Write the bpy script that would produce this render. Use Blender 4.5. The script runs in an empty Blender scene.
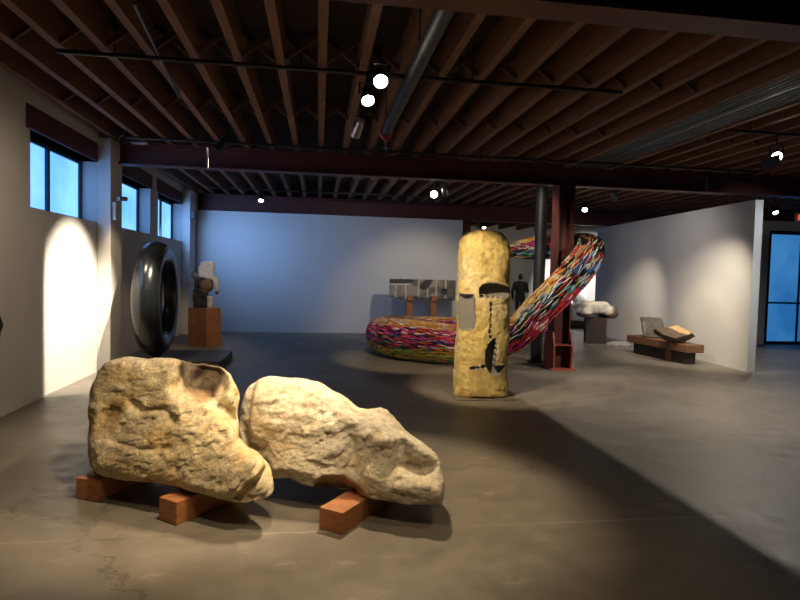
import bpy, bmesh, math, random
import numpy as np
from mathutils import Vector, Matrix
random.seed(7)
SC = bpy.context.scene
COL = SC.collection
V = Vector
PI = math.pi

# ------------------------------------------------------------------ tagging
def tag(o, label=None, cat=None, group=None, kind=None):
    if label: o['label'] = label
    if cat: o['category'] = cat
    if group: o['group'] = group
    if kind: o['kind'] = kind
    return o

def empty(name, loc, rz=0.0):
    o = bpy.data.objects.new(name, None); COL.objects.link(o)
    o.empty_display_size = .1
    o.location = loc; o.rotation_euler = (0, 0, rz)
    return o

# ------------------------------------------------------------------ materials
MATS = {}
def M(name, col, rough=.6, metal=0., scale=6., amt=.25, bump=.0, bscale=40., col2=None, spec=.5, attr=None, stretch=(1, 1, 1), emit=None, estr=0.):
    if name in MATS: return MATS[name]
    m = bpy.data.materials.new(name); m.use_nodes = True
    nt = m.node_tree; N = nt.nodes; L = nt.links; N.clear()
    out = N.new('ShaderNodeOutputMaterial')
    if emit is not None:
        e = N.new('ShaderNodeEmission'); e.inputs[0].default_value = (*emit, 1); e.inputs[1].default_value = estr
        L.new(e.outputs[0], out.inputs[0]); MATS[name] = m; return m
    b = N.new('ShaderNodeBsdfPrincipled'); L.new(b.outputs[0], out.inputs[0])
    b.inputs['Roughness'].default_value = rough; b.inputs['Metallic'].default_value = metal
    b.inputs['Specular IOR Level'].default_value = spec
    tc = N.new('ShaderNodeTexCoord'); mp = N.new('ShaderNodeMapping'); mp.inputs['Scale'].default_value = stretch
    L.new(tc.outputs['Object'], mp.inputs[0])
    nz = N.new('ShaderNodeTexNoise'); nz.inputs['Scale'].default_value = scale; nz.inputs['Detail'].default_value = 6
    nz.inputs['Roughness'].default_value = .62
    L.new(mp.outputs[0], nz.inputs[0])
    mr = N.new('ShaderNodeMapRange'); mr.inputs[1].default_value = .3; mr.inputs[2].default_value = .7
    L.new(nz.outputs[0], mr.inputs[0])
    if attr:
        at = N.new('ShaderNodeAttribute'); at.attribute_name = attr
        mx = N.new('ShaderNodeMixRGB'); mx.blend_type = 'MULTIPLY'; mx.inputs[0].default_value = 1
        mr.inputs[3].default_value = 1 - amt; mr.inputs[4].default_value = 1 + amt * .4
        L.new(at.outputs['Color'], mx.inputs[1]); L.new(mr.outputs[0], mx.inputs[2])
        L.new(mx.outputs[0], b.inputs['Base Color'])
    else:
        c2 = col2 if col2 else tuple(c * (1 - amt) for c in col)
        mx = N.new('ShaderNodeMixRGB'); mx.inputs[1].default_value = (*c2, 1); mx.inputs[2].default_value = (*col, 1)
        L.new(mr.outputs[0], mx.inputs[0]); L.new(mx.outputs[0], b.inputs['Base Color'])
    if bump > 0:
        n2 = N.new('ShaderNodeTexNoise'); n2.inputs['Scale'].default_value = bscale; n2.inputs['Detail'].default_value = 9; n2.inputs['Roughness'].default_value = .68
        L.new(mp.outputs[0], n2.inputs[0])
        bp = N.new('ShaderNodeBump'); bp.inputs['Strength'].default_value = bump; bp.inputs['Distance'].default_value = .02
        L.new(n2.outputs[0], bp.inputs['Height']); L.new(bp.outputs[0], b.inputs['Normal'])
    MATS[name] = m
    return m

white = M('plaster_white', (.62, .60, .57), .85, scale=1.2, amt=.06, bump=.05, bscale=60)
steel = M('red_oxide_steel', (.095, .026, .022), .5, scale=5, amt=.3, bump=.06, bscale=30, spec=.3)
steel2 = M('red_oxide_base', (.36, .07, .045), .55, scale=8, amt=.35, bump=.1, bscale=40)
joist_m = M('old_joist_wood', (.21, .095, .045), .75, scale=3, amt=.5, bump=.15, bscale=30, stretch=(14, 1, 14))
deck_m = M('dark_plank_deck', (.028, .014, .010), .8, scale=3, amt=.5, bump=.1, bscale=20, stretch=(1, 12, 1))
bridge_m = M('bridging_wood', (.11, .055, .03), .8, scale=4, amt=.4)
black = M('black_metal', (.012, .012, .013), .45, scale=10, amt=.3)
pipe_m = M('dark_pipe_paint', (.010, .010, .012), .55, scale=6, amt=.3, bump=.03)
grey_metal = M('grey_metal', (.35, .35, .36), .35, metal=.8, scale=12, amt=.2)
granite = M('polished_black_granite', (.010, .011, .013), .2, scale=80, amt=.4, bump=.004, bscale=200, spec=.5)
plinth_m = M('dark_plinth_board', (.045, .04, .038), .5, scale=6, amt=.3)
block_m = M('red_cedar_block', (.50, .20, .075), .6, scale=5, amt=.45, bump=.08, bscale=25, stretch=(2, 2, 14))
block2_m = M('warm_timber', (.42, .17, .065), .6, scale=4, amt=.5, bump=.1, bscale=22, stretch=(9, 9, 1.2))
oldwood = M('weathered_beam', (.20, .09, .042), .7, scale=4, amt=.55, bump=.25, bscale=18, stretch=(10, 1.2, 10))
darkwood = M('dark_beam', (.035, .017, .010), .65, scale=4, amt=.5, bump=.25, bscale=18, stretch=(3, 3, 10))
rock_m = M('rough_sandstone', (1, 1, 1), .9, scale=26, amt=.38, bump=.8, bscale=55, attr='Col', spec=.15)
stone_m = M('yellow_hewn_stone', (1, 1, 1), .85, scale=18, amt=.3, bump=.9, bscale=48, attr='Col', spec=.2)
cut_m = M('honed_grey_cut', (.20, .19, .175), .6, scale=14, amt=.2, bump=.1, bscale=60)
torso_m = M('mixed_marble', (1, 1, 1), .6, scale=14, amt=.15, bump=.3, bscale=40, attr='Col')
relief_m = M('dark_slate_relief', (1, 1, 1), .6, scale=20, amt=.3, bump=.4, bscale=50, attr='Col')
slate_m = M('green_grey_slab', (.15, .145, .115), .7, scale=7, amt=.55, bump=.4, bscale=22)
basalt_m = M('split_brown_stone', (1, 1, 1), .75, scale=10, amt=.3, bump=.5, bscale=24, attr='Col')
greystone = M('flat_grey_stone', (.25, .24, .23), .85, scale=10, amt=.4, bump=.5)
strip_m = M('painted_strips', (1, 1, 1), .38, scale=60, amt=.15, attr='Col', spec=.5)
under_m = M('dark_tube_core', (.025, .02, .02), .8, scale=20, amt=.3)
skin = M('skin', (.45, .26, .19), .6, scale=10, amt=.08)
coat = M('dark_coat', (.012, .011, .013), .85, scale=20, amt=.2)
hair = M('dark_hair', (.015, .01, .008), .7, scale=60, amt=.4)
jean = M('dark_trousers', (.015, .016, .022), .85, scale=20, amt=.2)
frame_m = M('dark_window_frame', (.012, .018, .03), .5, scale=20, amt=.2)
white_plastic = M('white_plastic', (.6, .6, .58), .5, scale=20, amt=.05)
bulb = M('lit_lamp_lens', (1, 1, 1), emit=(1, .86, .66), estr=30.)
bulb_far = M('lit_lamp_lens_far', (1, 1, 1), emit=(1, .90, .76), estr=22.)
bulb_dim = M('dim_lamp_lens', (1, 1, 1), emit=(1, .88, .7), estr=2.5)
exit_red = M('exit_sign_letters', (1, 0, 0), emit=(1, .04, .03), estr=1.3)

def brick_material():
    m = bpy.data.materials.new('painted_brick'); m.use_nodes = True
    nt = m.node_tree; N = nt.nodes; L = nt.links
    b = N['Principled BSDF']; b.inputs['Roughness'].default_value = .75
    tc = N.new('ShaderNodeTexCoord'); mp = N.new('ShaderNodeMapping')
    mp.inputs['Rotation'].default_value = (0, 0, 0)
    sx = N.new('ShaderNodeSeparateXYZ'); cb = N.new('ShaderNodeCombineXYZ')
    ad = N.new('ShaderNodeMath'); ad.operation = 'ADD'
    L.new(tc.outputs['Object'], sx.inputs[0])
    L.new(sx.outputs['X'], ad.inputs[0]); L.new(sx.outputs['Y'], ad.inputs[1])
    L.new(ad.outputs[0], cb.inputs[0]); L.new(sx.outputs['Z'], cb.inputs[1])
    br = N.new('ShaderNodeTexBrick'); br.inputs['Scale'].default_value = 1.0
    br.inputs['Brick Width'].default_value = .21; br.inputs['Row Height'].default_value = .07
    br.inputs['Mortar Size'].default_value = .006; br.inputs['Mortar Smooth'].default_value = .6
    br.inputs['Color1'].default_value = (1, 1, 1, 1); br.inputs['Color2'].default_value = (.8, .8, .8, 1); br.inputs['Mortar'].default_value = (.3, .3, .3, 1)
    L.new(cb.outputs[0], br.inputs[0])
    nz = N.new('ShaderNodeTexNoise'); nz.inputs['Scale'].default_value = 30
    L.new(tc.outputs['Object'], nz.inputs[0])
    m2 = N.new('ShaderNodeMath'); m2.operation = 'MULTIPLY_ADD'; m2.inputs[1].default_value = .5
    L.new(nz.outputs[0], m2.inputs[0]); L.new(br.outputs[0], m2.inputs[2])
    bp = N.new('ShaderNodeBump'); bp.inputs['Strength'].default_value = .22; bp.inputs['Distance'].default_value = .008
    L.new(m2.outputs[0], bp.inputs['Height']); L.new(bp.outputs[0], b.inputs['Normal'])
    n3 = N.new('ShaderNodeTexNoise'); n3.inputs['Scale'].default_value = 1.5; L.new(tc.outputs['Object'], n3.inputs[0])
    mx = N.new('ShaderNodeMixRGB'); mx.inputs[1].default_value = (.56, .54, .51, 1); mx.inputs[2].default_value = (.66, .64, .61, 1)
    L.new(n3.outputs[0], mx.inputs[0]); L.new(mx.outputs[0], b.inputs['Base Color'])
    return m
brick = brick_material()

def floor_material():
    m = bpy.data.materials.new('worn_concrete'); m.use_nodes = True
    nt = m.node_tree; N = nt.nodes; L = nt.links
    b = N['Principled BSDF']
    tc = N.new('ShaderNodeTexCoord')
    def noise(s, d=6, r=.6, st=(1, 1, 1)):
        mp = N.new('ShaderNodeMapping'); mp.inputs['Scale'].default_value = st; L.new(tc.outputs['Object'], mp.inputs[0])
        n = N.new('ShaderNodeTexNoise'); n.inputs['Scale'].default_value = s; n.inputs['Detail'].default_value = d; n.inputs['Roughness'].default_value = r
        L.new(mp.outputs[0], n.inputs[0]); return n
    def rng(src, a, c, lo, hi):
        r = N.new('ShaderNodeMapRange'); r.inputs[1].default_value = a; r.inputs[2].default_value = c
        r.inputs[3].default_value = lo; r.inputs[4].default_value = hi; L.new(src, r.inputs[0]); return r.outputs[0]
    def math_(op, a, c):
        n = N.new('ShaderNodeMath'); n.operation = op
        for i, v in enumerate((a, c)):
            if isinstance(v, (int, float)): n.inputs[i].default_value = v
            else: L.new(v, n.inputs[i])
        return n.outputs[0]
    big = noise(.7, 5, .6); mid = noise(4, 8, .7); fine = noise(40, 4, .6)
    streak = noise(2.2, 8, .72, (1, 2.2, 1))
    base = rng(big.outputs[0], .35, .65, .75, 1.1)
    base = math_('MULTIPLY', base, rng(mid.outputs[0], .3, .7, .8, 1.12))
    base = math_('MULTIPLY', base, rng(fine.outputs[0], .3, .7, .93, 1.05))
    worn = rng(streak.outputs[0], .58, .72, 0, .6)
    base = math_('ADD', base, worn)
    # control joints: thin pale filled lines across the slab
    sx = N.new('ShaderNodeSeparateXYZ'); L.new(tc.outputs['Object'], sx.inputs[0])
    wob = math_('MULTIPLY', rng(noise(3, 6, .7).outputs[0], 0, 1, -1, 1), .035)
    yy = math_('ADD', sx.outputs['Y'], wob)
    for Yj in (3.64, 9.3, 15.0):
        d = math_('ABSOLUTE', math_('SUBTRACT', yy, Yj), 0)
        ln = rng(d, .004, .016, 1, 0)
        ln = math_('MULTIPLY', ln, rng(noise(1.3, 3, .5).outputs[0], .35, .6, -.3, .55))
        base = math_('ADD', base, ln)
    # wandering hairline cracks
    vo = N.new('ShaderNodeTexVoronoi'); vo.feature = 'DISTANCE_TO_EDGE'; vo.inputs['Scale'].default_value = .33
    wv = N.new('ShaderNodeVectorMath'); wv.operation = 'MULTIPLY_ADD'
    L.new(noise(1.4, 6, .7).outputs['Color'], wv.inputs[0]); wv.inputs[1].default_value = (.9, .9, 0); L.new(tc.outputs['Object'], wv.inputs[2])
    L.new(wv.outputs[0], vo.inputs[0])
    cr = rng(vo.outputs['Distance'], .001, .006, -.28, 0)
    base = math_('ADD', base, cr)
    mx = N.new('ShaderNodeMixRGB'); mx.blend_type = 'MULTIPLY'; mx.inputs[0].default_value = 1
    cc = N.new('ShaderNodeCombineXYZ')
    for i in range(3): L.new(base, cc.inputs[i])
    mx.inputs[1].default_value = (.180, .158, .130, 1); L.new(cc.outputs[0], mx.inputs[2])
    L.new(mx.outputs[0], b.inputs['Base Color'])
    rg = rng(mid.outputs[0], .3, .7, .36, .58)
    L.new(rg, b.inputs['Roughness'])
    b.inputs['Specular IOR Level'].default_value = .4
    bp = N.new('ShaderNodeBump'); bp.inputs['Strength'].default_value = .12; bp.inputs['Distance'].default_value = .01
    L.new(mid.outputs[0], bp.inputs['Height']); L.new(bp.outputs[0], b.inputs['Normal'])
    return m

def pane_material(name, c1, c2, strength, zlo, zhi):
    m = bpy.data.materials.new(name); m.use_nodes = True
    nt = m.node_tree; N = nt.nodes; L = nt.links; N.clear()
    out = N.new('ShaderNodeOutputMaterial'); e = N.new('ShaderNodeEmission'); g = N.new('ShaderNodeBsdfGlossy')
    g.inputs['Roughness'].default_value = .15; g.inputs['Color'].default_value = (.08, .08, .08, 1)
    ad = N.new('ShaderNodeAddShader')
    tc = N.new('ShaderNodeTexCoord'); nz = N.new('ShaderNodeTexNoise'); nz.inputs['Scale'].default_value = .9; nz.inputs['Detail'].default_value = 3
    L.new(tc.outputs['Object'], nz.inputs[0])
    mr = N.new('ShaderNodeMapRange'); mr.inputs[1].default_value = .35; mr.inputs[2].default_value = .65
    L.new(nz.outputs[0], mr.inputs[0])
    mx = N.new('ShaderNodeMixRGB'); mx.inputs[1].default_value = (*c1, 1); mx.inputs[2].default_value = (*c2, 1)
    L.new(mr.outputs[0], mx.inputs[0]); L.new(mx.outputs[0], e.inputs[0]); e.inputs[1].default_value = strength
    L.new(e.outputs[0], ad.inputs[0]); L.new(g.outputs[0], ad.inputs[1]); L.new(ad.outputs[0], out.inputs[0])
    return m
pane_m = pane_material('frosted_daylight_pane', (.09, .30, .82), (.19, .47, 1.08), 1.0, 0, 1)
door_pane_m = pane_material('blue_dusk_door_glass', (.012, .085, .24), (.03, .14, .33), .8, 0, 1)

# ------------------------------------------------------------------ mesh builder
class MB:
    def __init__(s): s.v = []; s.f = []; s.mi = []; s.cur = 0; s.sm = []
    def add(s, vs, fs, smooth=False):
        o = len(s.v); s.v += [tuple(p) for p in vs]
        for f in fs: s.f.append(tuple(i + o for i in f)); s.mi.append(s.cur); s.sm.append(smooth)
        return s
    def box(s, a, b, rot=0.0, piv=None, tilt=None):
        x0, y0, z0 = a; x1, y1, z1 = b
        vs = [V((x, y, z)) for z in (z0, z1) for y in (y0, y1) for x in (x0, x1)]
        if rot or tilt:
            c = V(piv) if piv else V(((x0 + x1) / 2, (y0 + y1) / 2, (z0 + z1) / 2))
            R = Matrix.Rotation(rot, 3, 'Z')
            if tilt: R = R @ Matrix.Rotation(tilt[0], 3, tilt[1])
            vs = [c + R @ (p - c) for p in vs]
        return s.add(vs, [(0, 2, 3, 1), (4, 5, 7, 6), (0, 1, 5, 4), (2, 6, 7, 3), (0, 4, 6, 2), (1, 3, 7, 5)])
    def bar(s, p, q, w, h, up=(0, 0, 1)):
        p = V(p); q = V(q); d = (q - p).normalized(); u = V(up); r = d.cross(u)
        if r.length < 1e-4: r = d.cross(V((0, 1, 0)))
        r.normalize(); u = r.cross(d)
        vs = []
        for e in (p, q):
            for a, b in ((-1, -1), (1, -1), (1, 1), (-1, 1)): vs.append(e + r * (a * w / 2) + u * (b * h / 2))
        return s.add(vs, [(0, 1, 2, 3), (7, 6, 5, 4), (0, 4, 5, 1), (1, 5, 6, 2), (2, 6, 7, 3), (3, 7, 4, 0)])
    def cyl(s, p, q, r0, r1=None, n=20, cap=True):
        r1 = r0 if r1 is None else r1
        p = V(p); q = V(q); d = (q - p).normalized(); a = d.orthogonal().normalized(); b = d.cross(a)
        vs = []
        for e, r in ((p, r0), (q, r1)):
            for i in range(n):
                t = 2 * PI * i / n; vs.append(e + (a * math.cos(t) + b * math.sin(t)) * r)
        s.add(vs, [(i, (i + 1) % n, n + (i + 1) % n, n + i) for i in range(n)], True)
        if cap: s.add(vs, [tuple(range(n - 1, -1, -1)), tuple(range(n, 2 * n))])
        return s
    def prism(s, poly, fn0, fn1):
        n = len(poly); vs = [fn0(*p) for p in poly] + [fn1(*p) for p in poly]
        return s.add(vs, [tuple(range(n - 1, -1, -1)), tuple(range(n, 2 * n))] + [(i, (i + 1) % n, n + (i + 1) % n, n + i) for i in range(n)])
    def build(s, name, mats, parent=None, bevel=0., origin=None):
        me = bpy.data.meshes.new(name)
        org = V(origin) if origin is not None else V((0, 0, 0))
        me.from_pydata([tuple(V(p) - org) for p in s.v], [], s.f)
        if not isinstance(mats, (list, tuple)): mats = [mats]
        for m in mats: me.materials.append(m)
        me.polygons.foreach_set('material_index', s.mi); me.polygons.foreach_set('use_smooth', s.sm)
        bm = bmesh.new(); bm.from_mesh(me); bmesh.ops.recalc_face_normals(bm, faces=bm.faces)
        if bevel > 0:
            bm2 = bmesh.ops.remove_doubles(bm, verts=bm.verts, dist=1e-5)
            bmesh.ops.bevel(bm, geom=[e for e in bm.edges if len(e.link_faces) == 2 and e.calc_face_angle() > .6], offset=bevel, segments=2, profile=.6, affect='EDGES')
        bm.to_mesh(me); bm.free(); me.update()
        o = bpy.data.objects.new(name, me); COL.objects.link(o); o.location = org
        if parent is not None:
            o.parent = parent
            # vertices are given in world space for parented parts unless parent has its own local build
        return o

def struct(name, mb, m, label=None, bevel=0.):
    o = mb.build(name, m, bevel=bevel); o['kind'] = 'structure'
    if label: o['label'] = label
    return o

def copy_tree(o, parent=None):
    c = o.copy(); COL.objects.link(c)
    if parent is not None: c.parent = parent
    for ch in list(o.children): copy_tree(ch, c)
    return c

# ------------------------------------------------------------------ noise, implicit surfaces
RNG = np.random.RandomState(3)
LAT = RNG.rand(32, 32, 32).astype(np.float32) * 2 - 1
def vnoise(P, sc, seed=0):
    Q = P * sc + seed * 7.31
    I = np.floor(Q).astype(np.int64); Fr = (Q - I).astype(np.float32); Fr = Fr * Fr * (3 - 2 * Fr)
    I = I & 31; J = (I + 1) & 31
    x, y, z = Fr[..., 0], Fr[..., 1], Fr[..., 2]
    def g(a, b, c): return LAT[a, b, c]
    a0, b0, c0 = I[..., 0], I[..., 1], I[..., 2]; a1, b1, c1 = J[..., 0], J[..., 1], J[..., 2]
    return (((g(a0, b0, c0) * (1 - x) + g(a1, b0, c0) * x) * (1 - y) + (g(a0, b1, c0) * (1 - x) + g(a1, b1, c0) * x) * y) * (1 - z)
            + ((g(a0, b0, c1) * (1 - x) + g(a1, b0, c1) * x) * (1 - y) + (g(a0, b1, c1) * (1 - x) + g(a1, b1, c1) * x) * y) * z)
def fbm(P, sc, oct=4, seed=0, gain=.5):
    r = 0; a = 1.
    for i in range(oct): r = r + a * vnoise(P, sc * 2 ** i, seed + i * 3); a *= gain
    return r
def ridged(P, sc, seed=0):
    return 1 - np.abs(vnoise(P, sc, seed)) * 2

def surface_net(F, o, h):
    """vectorised naive surface nets on F (inside < 0)"""
    nx, ny, nz = F.shape; S = F < 0
    c = [(i, j, k) for i in (0, 1) for j in (0, 1) for k in (0, 1)]
    sub = lambda A, i, j, k: A[i:nx - 1 + i, j:ny - 1 + j, k:nz - 1 + k]
    cnt = sum(sub(S, *q).astype(np.int8) for q in c)
    act = (cnt > 0) & (cnt < 8)
    idx = -np.ones(act.shape, np.int64); ii = np.argwhere(act); idx[act] = np.arange(len(ii))
    val = {q: F[ii[:, 0] + q[0], ii[:, 1] + q[1], ii[:, 2] + q[2]] for q in c}
    pos = np.zeros((len(ii), 3)); num = np.zeros(len(ii))
    for q in c:
        for ax in range(3):
            if q[ax] == 0:
                r = list(q); r[ax] = 1; r = tuple(r)
                a, b = val[q], val[r]; m = (a < 0) != (b < 0)
                t = np.where(m, a / np.where(m, a - b, 1), 0)
                p = np.array(q, float)[None] + np.zeros((len(ii), 3)); p[:, ax] += t
                pos += p * m[:, None]; num += m
    pos = (pos / num[:, None] + ii) * h + np.array(o)
    faces = []
    for ax in range(3):
        a1, a2 = (ax + 1) % 3, (ax + 2) % 3
        s0 = [slice(1, None)] * 3; s0[ax] = slice(0, -1)
        s1 = [slice(1, None)] * 3; s1[ax] = slice(1, None)
        lo = [1, 1, 1]; lo[ax] = 0
        A = S[tuple(s0)]; B = S[tuple(s1)]
        e = np.argwhere(A != B); inside = A[tuple(e.T)]
        e = e + np.array(lo)
        ok = (e[:, a1] < F.shape[a1] - 1) & (e[:, a2] < F.shape[a2] - 1); e = e[ok]; inside = inside[ok]
        def cell(d1, d2):
            k = e.copy(); k[:, a1] += d1; k[:, a2] += d2; return idx[k[:, 0], k[:, 1], k[:, 2]]
        qd = np.stack([cell(-1, -1), cell(0, -1), cell(0, 0), cell(-1, 0)], 1)
        qd[~inside] = qd[~inside][:, ::-1]
        faces.append(qd)
    fs = np.concatenate(faces)
    return pos, fs[(fs >= 0).all(1)]

def biggest(pos, fs):
    lab = np.arange(len(pos))
    while True:
        m = lab[fs].min(1); new = lab.copy()
        for k in range(4): np.minimum.at(new, fs[:, k], m)
        new = new[new]
        if (new == lab).all(): break
        lab = new
    ids, cnt = np.unique(lab[fs[:, 0]], return_counts=True); keep = lab[fs[:, 0]] == ids[cnt.argmax()]
    fs = fs[keep]; used = np.unique(fs); mp = np.zeros(len(pos), int); mp[used] = np.arange(len(used))
    return pos[used], mp[fs]

def grid(lo, hi, h):
    n = [int(math.ceil((hi[i] - lo[i]) / h)) + 1 for i in range(3)]
    ax = [lo[i] + np.arange(n[i]) * h for i in range(3)]
    return np.stack(np.meshgrid(*ax, indexing='ij'), -1)

def mesh_np(name, pos, fs, mats, parent=None, cols=None, mi=None, smooth=True, origin=None):
    me = bpy.data.meshes.new(name)
    org = np.array(origin if origin is not None else (0, 0, 0), float)
    me.from_pydata((pos - org).tolist(), [], fs.tolist() if hasattr(fs, 'tolist') else fs)
    for m in (mats if isinstance(mats, (list, tuple)) else [mats]): me.materials.append(m)
    if mi is not None: me.polygons.foreach_set('material_index', np.asarray(mi, np.int32))
    me.polygons.foreach_set('use_smooth', [smooth] * len(me.polygons))
    if cols is not None:
        at = me.color_attributes.new('Col', 'FLOAT_COLOR', 'POINT')
        at.data.foreach_set('color', np.concatenate([cols, np.ones((len(cols), 1))], 1).astype(np.float32).ravel())
    me.update()
    o = bpy.data.objects.new(name, me); COL.objects.link(o); o.location = org
    if parent is not None: o.parent = parent
    return o

def implicit(name, fn, lo, hi, h, mats, parent=None, colfn=None, mifn=None, origin=None, xf=None):
    P = grid(lo, hi, h); F = fn(P)
    pos, fs = surface_net(F, lo, h)
    cols = colfn(pos) if colfn else None
    mi = mifn(pos[fs].mean(1)) if mifn else None
    if xf is not None: pos = xf(pos)
    return mesh_np(name, pos, fs, mats, parent, cols, mi, origin=origin)

def sstep(x, a, b):
    t = np.clip((x - a) / (b - a), 0, 1); return t * t * (3 - 2 * t)
def smin(a, b, k):
    h = np.clip(.5 + .5 * (b - a) / k, 0, 1); return b * (1 - h) + a * h - k * h * (1 - h)
def smax(a, b, k): return -smin(-a, -b, k)
def ell(P, c, r):
    q = (P - np.array(c)) / np.array(r); l = np.sqrt((q * q).sum(-1)) + 1e-9
    return (l - 1) * min(r)
def capsule(P, a, b, ra, rb):
    a = np.array(a, float); b = np.array(b, float); ab = b - a
    t = np.clip(((P - a) @ ab) / (ab @ ab), 0, 1)
    return np.sqrt((((P - a) - t[..., None] * ab) ** 2).sum(-1)) - (ra + (rb - ra) * t)
def boxsd(P, c, r, rad=0.):
    q = np.abs(P - np.array(c)) - (np.array(r) - rad)
    return np.sqrt((np.maximum(q, 0) ** 2).sum(-1)) + np.minimum(q.max(-1), 0) - rad
def polysd(U, W, poly):
    """signed distance to polygon, positive inside"""
    poly = np.array(poly, float); d = np.full(U.shape, 1e9); ins = np.zeros(U.shape, bool)
    for i in range(len(poly)):
        a = poly[i]; b = poly[(i + 1) % len(poly)]; e = b - a
        t = np.clip(((U - a[0]) * e[0] + (W - a[1]) * e[1]) / (e @ e), 0, 1)
        d = np.minimum(d, np.hypot(U - a[0] - t * e[0], W - a[1] - t * e[1]))
        c = (a[1] > W) != (b[1] > W)
        with np.errstate(divide='ignore', invalid='ignore'):
            x = (b[0] - a[0]) * (W - a[1]) / (b[1] - a[1] if b[1] != a[1] else 1e-9) + a[0]
        ins ^= c & (U < x)
    return np.where(ins, d, -d)
def linedist(U, W, pts):
    d = np.full(U.shape, 1e9)
    for a, b in zip(pts[:-1], pts[1:]):
        a = np.array(a); b = np.array(b); e = b - a
        t = np.clip(((U - a[0]) * e[0] + (W - a[1]) * e[1]) / (e @ e), 0, 1)
        d = np.minimum(d, np.hypot(U - a[0] - t * e[0], W - a[1] - t * e[1]))
    return d
def chaikin(poly, n=1):
    for _ in range(n):
        q = []
        for i in range(len(poly)):
            a = np.array(poly[i]); b = np.array(poly[(i + 1) % len(poly)]); q += [a * .75 + b * .25, a * .25 + b * .75]
        poly = q
    return poly

# ================================================================== SETTING
ZB, ZT, ZD = 3.30, 3.65, 3.95         # beam underside, joist underside, deck
mb = MB(); mb.box((-3.8, -4, -.2), (17, 26, 0)); struct('floor', mb, floor_material(), 'worn grey brown concrete floor')

# ceiling: deck with joists, bridging as parts
mb = MB(); mb.box((-3.8, -4, ZD), (17, 26, ZD + .1)); ceiling = struct('ceiling', mb, deck_m, 'dark plank ceiling over exposed timber joists')
def joist_proto(y0, y1):
    m = MB(); m.box((-.04, y0, ZT + .003), (.04, y1, ZD - .001)); return m.build('joist', joist_m, ceiling)
jb = joist_proto(3.66, 9.9); jc = joist_proto(9.98, 15.98); jd = joist_proto(16.06, 24)
XS = [i * .4 for i in range(-8, 34)]
def rep(proto, xs, z=0, y=0):
    for i, x in enumerate(xs):
        o = proto if i == 0 else proto.copy()
        if i: COL.objects.link(o); o.parent = ceiling
        o.location = (x, y, z)
GR0, GR1 = 4.3, 5.1
rep(jb, [x for x in XS if not (GR0 - .05 < x < GR1 + .02) and x < 9.8])
rep(jc, [x for x in XS if x < 11.9])
rep(jd, [4.4 + i * .8 for i in range(8)])
def bridging(y):
    m = MB()
    m.bar((.04, y - .03, ZT + .03), (.36, y - .03, ZD - .03), .035, .05); m.bar((.04, y + .03, ZD - .03), (.36, y + .03, ZT + .03), .035, .05)
    return m.build('cross_bridging', bridge_m, ceiling)
for y, xs in ((5.75, XS), (7.75, XS), (12.6, XS)):
    rep(bridging(y), [x for x in XS if -3.3 < x < (8.6 if y < 10 else 9) and not (y < 10 and GR0 - .4 < x < GR1)])

# left wall, painted brick, window openings
W = [(7.45, 9.53), (10.62, 12.37), (12.95, 15.1)]; WZ0, WZ1, LZ = 2.33, 3.25, 3.53
mb = MB()
mb.box((-3.8, -4, 0), (-3.4, 24, WZ0))
ys = [-4] + [v for w in W for v in w] + [24]
for i in range(0, len(ys), 2): mb.box((-3.8, ys[i], WZ0), (-3.4, ys[i + 1], ZD))
for a, b in W: mb.box((-3.8, a, WZ1), (-3.4, b, ZD))
mb.box((-3.4, -4, 0), (-3.37, 7.75, 2.26))
struct('wall_left', mb, brick, 'white painted brick wall with high windows')
for i, (y0, y1) in enumerate(((9.53, 10.05), (15.1, 15.8), (3.0, 4.0))):
    mb = MB(); mb.box((-3.4, y0, 0), (-3.2, y1, ZT - .02)); struct('trim_%d' % (i + 1), mb, brick, 'white painted brick pilaster on the left wall', bevel=.01)
for i, (y0, y1) in enumerate(W):
    mb = MB(); xg = -3.65
    mb.box((xg - .03, y0, WZ0), (xg + .03, y0 + .05, WZ1)); mb.box((xg - .03, y1 - .05, WZ0), (xg + .03, y1, WZ1))
    mb.box((xg - .03, y0 + .05, WZ0), (xg + .03, y1 - .05, WZ0 + .05)); mb.box((xg - .03, y0 + .05, WZ1 - .05), (xg + .03, y1 - .05, WZ1))
    ym = (8.43, 11.3, 14.05)[i]
    mb.box((xg - .03, ym - .035, WZ0 + .05), (xg + .035, ym + .035, WZ1 - .05))
    w = struct('window_%d' % (i + 1), mb, frame_m, 'high blue lit window in the left wall')
    m2 = MB(); m2.box((xg - .012, y0 + .05, WZ0 + .05), (xg - .004, ym - .035, WZ1 - .05)); m2.build('pane', pane_m, w)
    m2 = MB(); m2.box((xg - .012, ym + .035, WZ0 + .05), (xg - .004, y1 - .05, WZ1 - .05)); m2.build('pane', pane_m, w)
    mb = MB(); mb.box((-3.62, y0 - .1 if i != 1 else y0, WZ1 - .0), (-3.385, y1 - (.01 if i != 1 else -.1), LZ)); struct('trim_%d' % (i + 4), mb, steel, 'dark steel lintel over window')

for (y0, y1), e in zip(W, (7, 8, 34)):
    L = bpy.data.lights.new('daylight', 'AREA'); L.energy = e; L.color = (.25, .48, 1); L.shape = 'RECTANGLE'; L.size = .8; L.size_y = y1 - y0 - .15; L.spread = math.radians(105)
    o = bpy.data.objects.new('daylight', L); COL.objects.link(o); o.location = (-3.60, (y0 + y1) / 2, (WZ0 + WZ1) / 2)
    o.rotation_euler = V((.75, .66, -.12)).to_track_quat('-Z', 'Z').to_euler()
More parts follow.
